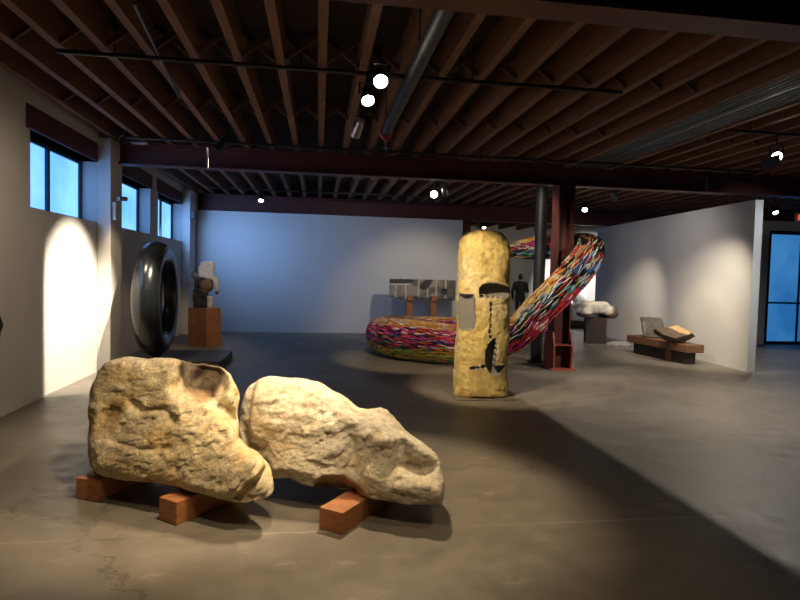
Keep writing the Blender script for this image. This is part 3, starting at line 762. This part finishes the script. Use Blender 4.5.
# ================================================================== RING AND PLINTH
m = MB(); m.box((-3.18, 9.6, 0), (-1.55, 10.95, .16)); o = m.build('low_plinth', plinth_m, bevel=.004); tag(o, 'low dark platform under the black ring, behind the left boulder', 'platform')
t = empty('ring_sculpture', (-2.66, 10.08, .16)); tag(t, 'huge polished black stone ring standing upright on the low dark platform', 'ring sculpture')
def torus(R, r, nu=128, nv=48):
    vs = []; fs = []
    for i in range(nu):
        a = 2 * PI * i / nu; rr = r * (1 + .03 * math.sin(3 * a + .6)); sec = 1.06
        for j in range(nv):
            b = 2 * PI * j / nv
            rad = R + rr * math.cos(b); vs.append((rr * sec * math.sin(b), rad * math.sin(a), rad * math.cos(a)))
    for i in range(nu):
        for j in range(nv): fs.append((i * nv + j, ((i + 1) % nu) * nv + j, ((i + 1) % nu) * nv + (j + 1) % nv, i * nv + (j + 1) % nv))
    return vs, fs
vs, fs = torus(.755, .195); m = MB(); m.add(vs, fs, True); o = m.build('stone_ring', granite, t); o.location = (0, 0, .98); o.rotation_euler = (0, 0, math.radians(2.5))
m = MB(); m.cyl((0, 0, 0), (0, 0, .012), .17, n=32); m.cyl((0, 0, .012), (0, 0, .07), .07, .10, n=24); m.build('foot', black, t)

# ================================================================== TORSO ON TIMBER PEDESTAL
m = MB(); m.box((-.24, -.24, 0), (.24, .24, .82)); o = m.build('timber_pedestal', block2_m, bevel=.008); o.location = (-2.42, 12.92, 0); o.rotation_euler = (0, 0, math.radians(-28)); tag(o, 'reddish square timber pedestal by the left wall, beyond the black ring', 'pedestal')
def torso_fn(P):
    q = P + .018 * np.stack([vnoise(P, 7, 1), vnoise(P, 7, 2), vnoise(P, 7, 3)], -1)
    x, z = q[..., 0], q[..., 2]
    d = boxsd(q, (-.10, 0, .20), (.14, .12, .21), .03)
    d = smin(d, ell(q, (.02, -.02, .48), (.15, .14, .15)), .02)
    d = smin(d, boxsd(q, (-.12, .03, .50), (.10, .09, .16), .03), .02)
    d = smin(d, ell(q, (-.20, .0, .70), (.095, .10, .09)), .015)
    top = smax(-polysd(x, z, [(-.13, .66), (-.15, .86), (-.06, .98), (.15, 1.0), (.15, .80), (.19, .66), (.05, .60)]), np.abs(q[..., 1]) - .11, .03)
    d = smin(d, top, .012)
    arm = smax(-polysd(x, z, [(.12, .70), (.27, .66), (.28, .40), (.25, .28), (.20, .30), (.20, .54), (.12, .58)]), np.abs(q[..., 1] + .02) - .07, .02)
    d = smin(d, arm, .012)
    d = smin(d, boxsd(q, (.10, -.04, .12), (.05, .06, .13), .03), .01)
    return smax(d + .010 * fbm(P, 9, 3, 5), -P[..., 2], .01)
def torso_col(p):
    n = fbm(p, 6, 3, 61); x, z = p[:, 0], p[:, 2]
    c = np.array([[.022, .014, .011]]) * np.ones((len(p), 1))  # near-black stem colour, also paints in the shadow at the lower left
    c = mixc(c, (.16, .085, .035), sstep(np.hypot(x - .03, z - .48), .16, .12))
    c = mixc(c, (.17, .15, .13), sstep(np.hypot(x + .20, z - .70), .11, .08))
    wm = np.maximum.reduce([sstep(z + .03 * n, .60, .64) * sstep(x, -.15, -.12), sstep(x, .155, .175) * sstep(z, .34, .38), sstep(x, .045, .06) * sstep(-z, -.27, -.24)])
    return np.clip(mixc(c, (.62, .57, .48), wm), .01, 1)
o = implicit('torso_sculpture', torso_fn, (-.42, -.24, -.03), (.38, .24, 1.06), .012, torso_m, None, torso_col, xf=None)
o.location = (-2.40, 12.9, .822); tag(o, 'small rough figure of stacked white and brown stones on the reddish pedestal', 'stone sculpture')

# ================================================================== RELIEF ON POSTS
t = empty('stone_relief', (2.72, 15.0, 0)); tag(t, 'long dark carved stone panel held up on two timber posts before the white back wall', 'stone sculpture')
def relief_fn(P):
    x, y, z = P[..., 0], P[..., 1], P[..., 2]
    d = boxsd(P, (0, 0, 1.25), (.87, .09, .27), .012)
    d = smax(d, -(z - (1.01 + .04 * vnoise(P * np.array([1, 0, 0]), 6, 3))), .01)
    def cut(poly, dep=.06): return smax(-polysd(x, z, poly), (y + .09 - dep), .01)
    for pl in ([(-.88, 1.40), (-.5, 1.40), (-.3, 1.44), (-.28, 1.5), (-.4, 1.54), (-.9, 1.54)], [(-.02, 1.24), (-.1, 1.3), (.0, 1.45), (.1, 1.54), (.27, 1.54), (.2, 1.42), (.1, 1.25)],
               [(.48, 1.18), (.52, 1.28), (.62, 1.28), (.66, 1.16), (.58, 1.1)]): d = smax(d, -cut(pl), .008)
    for xx in (-.72, -.45, -.12, .35, .60): d = smax(d, -(np.maximum(np.abs(x - xx) - .012, y + .075)), .004)
    return d + .006 * fbm(P, 10, 2, 3)
def relief_col(p):
    n = fbm(p, 4, 3, 71); x, z = p[:, 0], p[:, 2]
    c = np.array([[.30, .27, .22]]) * np.ones((len(p), 1)); c = mixc(c, (.12, .11, .10), sstep(n, .0, .6)); c = mixc(c, (.07, .06, .05), sstep(x, .40, .6) * .75)
    c = mixc(c, (.10, .085, .07), sstep(z + .04 * n, 1.12, 1.04))
    ins = np.zeros(len(p))
    for xx in (-.72, -.45, -.12, .12, .35, .60): ins = np.maximum(ins, sstep(np.abs(x - xx), .03, .018))
    c = mixc(c, (.55, .5, .42), ins * .8)
    for pl in ([(-.88, 1.40), (-.5, 1.40), (-.3, 1.44), (-.28, 1.5), (-.4, 1.54), (-.9, 1.54)], [(-.02, 1.24), (-.1, 1.3), (.0, 1.45), (.1, 1.54), (.27, 1.54), (.2, 1.42), (.1, 1.25)], [(.48, 1.18), (.52, 1.28), (.62, 1.28), (.66, 1.16), (.58, 1.1)]):
        c = mixc(c, (.045, .04, .035), sstep(polysd(x, z, pl), -.015, .01))
    c = mixc(c, (.75, .7, .6), sstep(np.abs(z - 1.385), .016, .008) * sstep(-x, .35, .40))
    return c
implicit('carved_panel', relief_fn, (-.92, -.14, .94), (.92, .14, 1.56), .012, relief_m, t, relief_col)
for x in (-.34, .30):
    m = MB(); m.box((x - .085, -.07, 0), (x + .085, .07, 1.0)); m.box((x - .07, -.125, .96), (x + .07, -.10, 1.10)); m.build('timber_post', block2_m, t, bevel=.005)
m = MB(); m.box((-.55, -.22, 0), (.55, .22, .03)); m.build('base_plate', plinth_m, t)

# ================================================================== COILED TUBE SCULPTURE
CP = [(6.12, 13.7, .16, .10), (5.85, 13.95, .22, .18), (5.3, 14.15, .26, .24), (4.0, 14.35, .29, .27), (2.7, 14.1, .31, .29), (1.75, 13.35, .34, .32), (1.38, 12.3, .37, .35), (1.5, 11.35, .39, .37), (2.0, 10.75, .39, .37),
      (2.6, 10.35, .39, .34), (3.05, 10.05, .44, .30), (3.40, 9.72, .62, .27), (3.785, 9.48, 1.12, .27), (4.228, 9.40, 1.60, .275), (4.62, 9.55, 2.0, .265), (4.86, 9.95, 2.20, .25), (4.90, 10.5, 2.27, .24), (4.72, 11.0, 2.28, .24),
      (4.40, 11.3, 2.25, .23), (4.05, 11.45, 2.2, .16), (3.80, 11.5, 2.17, .04)]
def catmull(pts, n=14):
    P = [np.array(p, float) for p in pts]; P = [2 * P[0] - P[1]] + P + [2 * P[-1] - P[-2]]; out = []
    for i in range(1, len(P) - 2):
        for k in range(n):
            t_ = k / n; a, b, c, d = P[i - 1:i + 3]
            out.append(.5 * ((2 * b) + (-a + c) * t_ + (2 * a - 5 * b + 4 * c - d) * t_ ** 2 + (-a + 3 * b - 3 * c + d) * t_ ** 3))
    out.append(P[-2]); return np.array(out)
C = catmull(CP, 20); seg = np.r_[0, np.cumsum(np.linalg.norm(np.diff(C[:, :3], axis=0), axis=1))]; LEN = seg[-1]
def coil_at(s):
    p = np.array([np.interp(s, seg, C[:, i]) for i in range(4)]); q = np.array([np.interp(min(s + .03, LEN), seg, C[:, i]) for i in range(3)]); r_ = np.array([np.interp(max(s - .03, 0), seg, C[:, i]) for i in range(3)])
    T = q - r_; T /= np.linalg.norm(T); S_ = np.cross(T, (0, 0, 1)); S_ /= np.linalg.norm(S_) + 1e-9; U_ = np.cross(S_, T)
    return p[:3], p[3], T, S_, U_
t = empty('coiled_tube_sculpture', (3.2, 12, 0)); tag(t, 'giant coiled tube of bright multicoloured strips, curling on the floor and rising beside the column', 'sculpture')
vs = []; fs = []; NR = 28; NS = 260
for i in range(NS + 1):
    c, r_, T, S_, U_ = coil_at(LEN * i / NS)
    for j in range(NR):
        a = 2 * PI * j / NR; vs.append(c + (S_ * math.cos(a) + U_ * math.sin(a)) * r_ * .93)
for i in range(NS):
    for j in range(NR): fs.append((i * NR + j, i * NR + (j + 1) % NR, (i + 1) * NR + (j + 1) % NR, (i + 1) * NR + j))
fs.append(tuple(range(NR))); fs.append(tuple(NS * NR + j for j in range(NR - 1, -1, -1)))
o = mesh_np('tube_core', np.array(vs), fs, under_m, t, origin=(0, 0, 0)); o.location = (-3.2, -12, 0)
PAL = dict(mag=(.62, .03, .22), pur=(.16, .03, .24), red=(.62, .04, .03), org=(.78, .26, .04), yel=(.78, .58, .06), yg=(.42, .46, .05), wht=(.75, .72, .66), blu=(.04, .14, .38), teal=(.05, .36, .38), blk=(.02, .02, .02), tan=(.60, .38, .18), pink=(.80, .22, .34), grn=(.08, .30, .10), lbl=(.25, .42, .60))
S_rise = float(np.interp(11, np.arange(len(CP)), [seg[min(i * 20, len(seg) - 1)] for i in range(len(CP))]))
S_top = float(seg[15 * 20]); S_mid = float(seg[13 * 20]); S_hi = float(seg[14 * 20])
def colour(s, a):
    up = math.sin(a)
    if s < S_rise - .6:
        if up > .72: w_ = dict(tan=4, org=4, wht=3, yel=2, pink=1)
        elif up > .2: w_ = dict(mag=5, pur=3, red=4, pink=2, wht=2, blk=2, org=1, blu=1)
        elif up > -.35: w_ = dict(pur=3, mag=3, red=3, blk=3, blu=2, org=2, wht=1, yg=1)
        else: w_ = dict(yg=6, yel=3, grn=2, red=1, blk=1, tan=2)
    elif s < S_mid:
        if up > .55: w_ = dict(yel=3, tan=3, wht=3, org=2, red=2)
        elif up > -.4: w_ = dict(wht=8, blk=13, teal=2, red=2, pink=1, yg=1, lbl=1, pur=1, tan=1)
        else: w_ = dict(red=5, mag=2, blk=3, wht=1)
    elif s < S_hi: w_ = dict(blu=4, blk=5, lbl=2, tan=2, wht=2, red=2) if up < .7 else dict(red=3, tan=3, wht=1, blk=2)
    elif s < S_top + .5: w_ = dict(blk=8, tan=3, wht=3, grn=1, red=1)
    else:
        if up > .6: w_ = dict(yel=5, org=3, wht=2)
        elif up > -.1: w_ = dict(mag=5, pink=4, red=4, yel=2, wht=2, pur=1)
        elif up > -.6: w_ = dict(teal=4, grn=2, pur=1, blk=1, wht=2)
        else: w_ = dict(blk=4, tan=1, grn=1)
    k = random.choices(list(w_), list(w_.values()))[0]; c = PAL[k]; j = random.uniform(.75, 1.15)
    return [min(1, x * j) for x in c]
vs = []; fs = []; cl = []
s = .06
while s < LEN - .04:
    c, r_, T, S_, U_ = coil_at(s)
    n = max(6, int(2 * PI * r_ / .027)); off = random.random()
    for j in range(n):
        a = 2 * PI * (j + off + random.uniform(-.25, .25)) / n
        ss = s + random.uniform(-.05, .05); ln = random.uniform(.07, .13); w_ = random.uniform(.006, .0105); tw = random.uniform(-.22, .22)
        c0, r0, T0, S0, U0 = coil_at(min(max(ss, .03), LEN - .02))
        N0 = S0 * math.cos(a) + U0 * math.sin(a); B = np.cross(T0, N0); D = T0 + B * tw; D /= np.linalg.norm(D); B = np.cross(D, N0)
        g = (c0[2] - r0) ; base = c0 + N0 * (r0 * .93)
        hgt = r0 * .07 + random.uniform(.0, .012)
        if base[2] < .012: continue
        k = len(vs); col = colour(ss, a)
        for e, hh, ww in ((-1, .2, .35), (-.55, 1, 1), (.55, 1, 1), (1, .2, .35)):
            for sd in (-1, 1):
                vs.append(base + D * (ln * e) + B * (w_ * sd * ww) - N0 * .006); vs.append(base + D * (ln * e) + B * (w_ * sd * ww * .75) + N0 * (hgt * hh)); cl += [col, col]
        for q in range(3):
            A = k + q * 4; Bq = A + 4
            fs += [(A + 1, A + 3, Bq + 3, Bq + 1), (A, A + 1, Bq + 1, Bq), (A + 3, A + 2, Bq + 2, Bq + 3)]
        fs += [(k, k + 2, k + 3, k + 1), (k + 12, k + 13, k + 15, k + 14)]
    s += .13
vs = np.array(vs); vs[:, 2] = np.maximum(vs[:, 2], .004)
o = mesh_np('coloured_strips', vs, fs, strip_m, t, np.array(cl), smooth=False); o.location = (-3.2, -12, 0)

# ================================================================== MUSHROOM STONE, BENCH
m = MB(); m.box((-.25, -.25, 0), (.25, .25, .66)); o = m.build('timber_pedestal', darkwood, bevel=.012); o.location = (7.08, 14.0, 0); o.rotation_euler = (0, 0, math.radians(-20)); tag(o, 'dark brown square timber pedestal at the far end of the partition', 'pedestal')
def saddle_fn(P):
    q = P + .02 * np.stack([vnoise(P, 5, 1), vnoise(P, 5, 2), vnoise(P, 5, 3)], -1)
    d = boxsd(q, (-.06, 0, .25), (.34, .24, .17), .12)
    d = smin(d, capsule(q, (-.33, -.16, .12), (-.33, .16, .12), .13, .13), .08)
    d = smin(d, capsule(q, (.32, -.2, .16), (.32, .2, .16), .17, .17), .05)
    d = smax(d, -(np.hypot(q[..., 0] + .22, q[..., 2] + .12) - .20), .05)
    return smax(d + .01 * fbm(P, 8, 3, 5), -P[..., 2], .01)
def saddle_col(p):
    n = fbm(p, 5, 3, 81); c = np.array([[.60, .55, .47]]) * np.ones((len(p), 1))
    c = mixc(c, (.13, .08, .05), np.maximum(sstep(.15 - p[:, 2] + .03 * n, 0, .05), sstep(p[:, 0] + .05 * n, .22, .30)))
    return c
o = implicit('saddle_stone', saddle_fn, (-.5, -.4, -.03), (.52, .42, .42), .0125, basalt_m, None, saddle_col); o.location = (7.06, 13.95, .66)
tag(o, 'rounded pale saddle shaped stone with a dark brown end on the dark pedestal', 'stone sculpture')

bp = [(6.93, 10.42), (7.40, 10.42), (7.60, 12.6), (7.13, 12.6)]
t = empty('timber_bench', (7.25, 11.5, 0)); tag(t, 'low heavy bench of rough old beams in front of the partition wall', 'bench')
m = MB(); m.box((-.2, -1.12, .24), (.2, .78, .40)); o = m.build('top_beam', oldwood, t, bevel=.012); o.rotation_euler = (0, 0, math.radians(6))
m = MB(); m.box((-.13, -.95, 0), (.16, .62, .238)); o = m.build('under_beam', darkwood, t, bevel=.01); o.rotation_euler = (0, 0, math.radians(6))
m = MB(); m.box((-.19, -.62, 0), (-.131, -.5, .238)); o = m.build('foot', oldwood, t, bevel=.006); o.rotation_euler = (0, 0, math.radians(6))

def slab_fn(P):
    x, y, z = P[..., 0], P[..., 1], P[..., 2]
    d = -polysd(x, z, [(-.22, 0), (-.29, .44), (.13, .44), (.27, 0)])
    return smax(d, np.abs(y) - .06, .012) + .008 * fbm(P, 9, 3, 6)
def slab_col(p):
    n = fbm(p, 5, 4, 91); c = np.array([[.085, .08, .062]]) * np.ones((len(p), 1)); c = mixc(c, (.34, .31, .24), sstep(np.abs(fbm(p, 5, 2, 95)), .07, .0)); return mixc(c, (.11, .10, .08), sstep(n, .1, .7))
o = implicit('slab_stone', slab_fn, (-.35, -.12, -.04), (.34, .12, .5), .0125, relief_m, None, slab_col); o.location = (7.25, 11.62, .405); o.rotation_euler = (math.radians(-6), 0, math.radians(-22))
tag(o, 'upright greenish grey slab on the far end of the beam bench', 'stone sculpture')
def wedge_fn(P):
    pl = [((-.35, -.5, .8), .17), ((.45, -.25, .86), .20), ((.9, .1, .35), .36), ((-.9, 0, -.2), .40), ((0, -.8, -.6), .22), ((0, .8, -.2), .22), ((.55, 0, -.8), .19), ((-.5, 0, -.86), .19), ((0, .4, .9), .19)]
    q = P - np.array((0, 0, .15)); d = np.full(P.shape[:-1], -9.)
    for n, k in pl:
        n = np.array(n); n = n / np.linalg.norm(n); d = smax(d, q @ n - k * .9, .012)
    return smax(d + .010 * fbm(P, 7, 3, 7), -P[..., 2], .01)
def wedge_col(p):
    n = fbm(p, 5, 3, 101); c = np.array([[.085, .05, .03]]) * np.ones((len(p), 1)); return mixc(c, (.46, .28, .12), sstep(p[:, 2] + .03 * n - .5 * np.abs(p[:, 0] - .05), .17, .21))
o = implicit('wedge_stone', wedge_fn, (-.5, -.4, -.03), (.52, .4, .5), .0125, basalt_m, None, wedge_col); o.location = (7.21, 10.80, .405); o.rotation_euler = (0, 0, math.radians(15))
tag(o, 'dark brown angular split rock lying on the near end of the beam bench', 'stone sculpture')
def flat_fn(P): return smax(ell(P, (0, 0, .0), (.34, .22, .12)) + .02 * fbm(P, 6, 3, 8), -P[..., 2], .01)
o = implicit('flat_stone', flat_fn, (-.45, -.32, -.03), (.45, .32, .2), .0125, greystone); o.location = (7.45, 13.45, 0); tag(o, 'flat grey stone lying on the floor between the dark pedestal and the beam bench', 'stone')

# ================================================================== FAR ROOM THINGS
m = MB(); m.box((-.16, -.16, 0), (.16, .16, .28)); m.box((-.05, -.05, -.66), (.05, .05, 0)); m.box((-.12, -.12, -.68), (.12, .12, -.66)); o = m.build('dark_block_stand', darkwood, bevel=.006); o.location = (6.25, 14.25, .68); tag(o, 'small dark block on a post, just behind the red steel column', 'stone sculpture')
t = empty('low_platform', (8.9, 18.6, 0)); tag(t, 'low light wood platform in the far bright room', 'platform')
m = MB(); m.box((-.7, -.25, .06), (.9, .25, .24)); m.build('deck', oldwood, t, bevel=.005)
m = MB(); m.box((-.6, -.2, 0), (.8, .2, .06)); m.build('base', darkwood, t)
def plaster_fn(P):
    q = P + .03 * np.stack([vnoise(P, 5, 4), vnoise(P, 5, 5), vnoise(P, 5, 6)], -1)
    d = boxsd(q, (0, 0, .3), (.35, .3, .32), .05); d = smin(d, ell(q, (-.05, 0, .85), (.28, .25, .32)), .08); d = smin(d, capsule(q, (.1, 0, 1.0), (.32, 0, 1.35), .12, .05), .06)
    return smax(d, -P[..., 2], .01)
plm = M('pale_plaster', (.6, .6, .6), .7, scale=5, amt=.2, bump=.3)
o = implicit('plaster_sculpture', plaster_fn, (-.6, -.5, -.03), (.6, .5, 1.5), .03, plm); o.location = (10.6, 22.3, 0); tag(o, 'pale jagged sculpture in the bright far room, seen right of the red column', 'sculpture')
o2 = implicit('plaster_sculpture', lambda P: smax(boxsd(P, (0, 0, .25), (.5, .3, .25), .03) + .03 * fbm(P, 4, 2, 9), -P[..., 2], .01), (-.7, -.5, -.03), (.7, .5, .7), .03, plm); o2.location = (9.9, 20.6, 0); tag(o2, 'low grey block sculpture in the bright far room behind the saddle stone', 'sculpture')

# ================================================================== SMALL FITTINGS
t = empty('wall_camera', (-3.195, 9.62, 2.66)); tag(t, 'small dark security camera on a white box on the brick pilaster', 'camera')
m = MB(); m.box((0, -.04, -.28), (.05, .04, .0)); m.build('junction_box', white_plastic, t, bevel=.004)
m = MB(); m.cyl((.05, 0, .02), (.13, 0, .05), .012); m.cyl((.1, -.07, .05), (.18, .05, .06), .035, n=18); m.build('camera_body', grey_metal, t)
m = MB(); m.box((-.0, -.06, -.09), (.09, .06, .09)); o = m.build('wall_speaker', black, bevel=.006); o.location = (-3.195, 15.2, 3.0); tag(o, 'small black loudspeaker high on the far pilaster at the end of the left wall', 'speaker')
t = empty('emergency_light', (-2.85, 9.805, 3.649)); tag(t, 'small pale flat light fitting under the joists at the left end of the beam', 'light fitting')
m = MB(); m.box((-.13, -.05, -.03), (.13, .05, .0)); m.build('housing', grey_metal, t, bevel=.004)
m = MB(); m.box((-.10, -.035, -.036), (.10, .035, -.031)); m.build('diffuser', white_plastic, t)
t = empty('exit_sign', (12.88, 13.98, 3.42)); tag(t, 'red lit EXIT sign on the wall above the blue door at the right edge', 'sign')
m = MB(); m.box((-.25, -.05, -.13), (.25, .0, .13)); m.build('housing', white_plastic, t, bevel=.004)
cu = bpy.data.curves.new('exit_text', 'FONT'); cu.body = 'EXIT'; cu.size = .2; cu.extrude = .004; cu.align_x = 'CENTER'; cu.align_y = 'CENTER'
ob = bpy.data.objects.new('tmp', cu); COL.objects.link(ob); dg = bpy.context.evaluated_depsgraph_get(); me = bpy.data.meshes.new_from_object(ob.evaluated_get(dg)); bpy.data.objects.remove(ob)
me.materials.clear(); me.materials.append(exit_red)
o = bpy.data.objects.new('sign_letters', me); COL.objects.link(o); o.parent = t; o.location = (0, -.056, 0); o.rotation_euler = (PI / 2, 0, 0)

# ================================================================== PEOPLE
def person(loc_, rz, label, pose, h=.014, scale=1.0):
    """standing figure facing +Y in local space"""
    t = empty('person', loc_, rz); tag(t, label, 'person')
    st = pose.get('stride', .12)
    hipL, hipR = (-.09, 0, .93), (.09, 0, .93)
    kL, kR = (-.10, st * .6 + .02, .50), (.10, -st * .4 + .02, .50)
    aL, aR = (-.10, st, .09), (.10, -st, .09)
    shL, shR = (-.19, 0, 1.42), (.19, 0, 1.42)
    eL, eR = pose.get('eL', (-.27, -.02, 1.13)), pose.get('eR', (.27, -.02, 1.13))
    wL, wR = pose.get('wL', (-.27, .10, .89)), pose.get('wR', (.27, .10, .89))
    def legs(P):
        d = smin(capsule(P, hipL, kL, .095, .065), capsule(P, kL, aL, .062, .045), .03)
        e = smin(capsule(P, hipR, kR, .095, .065), capsule(P, kR, aR, .062, .045), .03)
        return smin(d, e, .02)
    def coatf(P):
        q = P * np.array((1, 1.45, 1))
        d = smin(capsule(q, (0, 0, .95), (0, 0, 1.30), .165, .17), capsule(q, (-.11, 0, 1.40), (.11, 0, 1.40), .09, .09), .1)
        for s_, e_, w_ in ((shL, eL, wL), (shR, eR, wR)):
            d = smin(d, capsule(P, s_, e_, .068, .056), .05); d = smin(d, capsule(P, e_, w_, .056, .043), .03)
        return smin(d, capsule(P, (0, 0, 1.45), (0, .0, 1.49), .07, .06), .03)
    def head(P):
        d = ell(P, (0, .01, 1.64), (.077, .095, .115)); d = smin(d, capsule(P, (0, 0, 1.46), (0, .0, 1.58), .055, .052), .03)
        d = smin(d, capsule(P, (0, .10, 1.645), (0, .118, 1.61), .010, .014), .015)
        for s_ in (-1, 1):
            d = smin(d, ell(P, (s_ * .078, 0, 1.635), (.012, .02, .032)), .01)
            d = smax(d, -ell(P, (s_ * .032, .105, 1.655), (.016, .014, .010)), .012)
        return smax(d, -ell(P, (0, .108, 1.572), (.024, .012, .004)), .008)
    def hands(P):
        d = np.full(P.shape[:-1], 9.)
        for s_, w_, e_ in ((-1, wL, eL), (1, wR, eR)):
            w_ = np.array(w_); dr = w_ - np.array(e_); dr = dr / np.linalg.norm(dr); pal = w_ + dr * .075
            d = np.minimum(d, capsule(P, w_, pal, .028, .033)); fwd = np.array((0, 1, -.2)); fwd = fwd - dr * (fwd @ dr); fwd /= np.linalg.norm(fwd); inn = np.array((-s_ * .3, 0, 0))
            for k, l_ in enumerate((.065, .075, .07, .055)):
                b0 = pal + fwd * (.026 - k * .0175); b1 = b0 + dr * l_ * .6; b2 = b1 + (dr * .7 + inn) * l_ * .5
                d = np.minimum(d, np.minimum(capsule(P, b0, b1, .0095, .009), capsule(P, b1, b2, .009, .007)))
            d = smin(d, capsule(P, w_ + dr * .03 + fwd * .02, w_ + dr * .085 + fwd * .05 + inn * .03, .012, .009), .008)
        return d
    def shoes(P):
        d = np.full(P.shape[:-1], 9.)
        for a in (aL, aR): d = np.minimum(d, smin(capsule(P, (a[0], a[1] - .03, .05), (a[0], a[1] + .17, .038), .05, .038), capsule(P, (a[0], a[1], .04), (a[0], a[1], .12), .048, .05), .03))
        return smax(d, -P[..., 2] + .002, .01)
    def body(P): return np.minimum(np.minimum(smin(legs(P), coatf(P), .03), head(P)), np.minimum(hands(P), shoes(P)))
    def bmi(c):
        a = np.stack([coatf(c), legs(c) + .0, head(c) + .004, hands(c) + .004, shoes(c) - .002]); k = a.argmin(0); k = np.where((c[:, 2] > 1.51), 2, k)
        return np.array([0, 1, 2, 2, 3])[k]
    y1 = max(.45, st + .3)
    implicit('body', body, (-.42, -.4, -.02), (.42, y1, 1.78), h, [coat, jean, skin, black], t, None, bmi)
    def hairf(P): return smax(ell(P, (0, -.008, 1.655), (.088, .102, .118)), (P[..., 1] - .05) - (P[..., 2] - 1.66) * .8, .01)
    implicit('hair', hairf, (-.12, -.14, 1.5), (.12, .14, 1.8), .01, [hair], t)
    return t
person((-2.96, 5.30, 0), math.radians(-4), 'person in dark clothes at the left edge of the picture, mostly out of view', dict(stride=.34, eR=(.30, -.06, 1.14), wR=(.21, .06, .94)))
person((7.2, 20.0, 0), math.radians(-25), 'distant person in black standing in the far room, behind the yellow standing stone', dict(stride=.03, eR=(.25, .06, 1.14), wR=(.12, .24, 1.20)), h=.02)

# ================================================================== WORLD, CAMERA
w = bpy.data.worlds.new('World'); SC.world = w; w.use_nodes = True
w.node_tree.nodes['Background'].inputs[0].default_value = (.25, .5, 1, 1); w.node_tree.nodes['Background'].inputs[1].default_value = .3

F_, H_ = 578., 1.65
yaw = math.atan(82 / 578.); pitch = -math.atan(26 / 578.); roll = .025
f = V((math.sin(yaw) * math.cos(pitch), math.cos(yaw) * math.cos(pitch), math.sin(pitch)))
r0 = V((math.cos(yaw), -math.sin(yaw), 0)); u0 = r0.cross(f)
r = r0 * math.cos(roll) + u0 * math.sin(roll); u = -r0 * math.sin(roll) + u0 * math.cos(roll)
cam = bpy.data.cameras.new('camera'); co = bpy.data.objects.new('camera', cam); COL.objects.link(co)
cam.sensor_width = 36; cam.lens = F_ / 800 * 36; cam.clip_start = .05; cam.clip_end = 100
mtx = Matrix((( r.x, u.x, -f.x, 0), (r.y, u.y, -f.y, 0), (r.z, u.z, -f.z, H_), (0, 0, 0, 1)))
co.matrix_world = mtx
SC.camera = co
vs_ = SC.view_settings; vs_.view_transform = 'Standard'; vs_.look = 'None'; vs_.exposure = .9; vs_.gamma = 1; vs_.use_curve_mapping = False
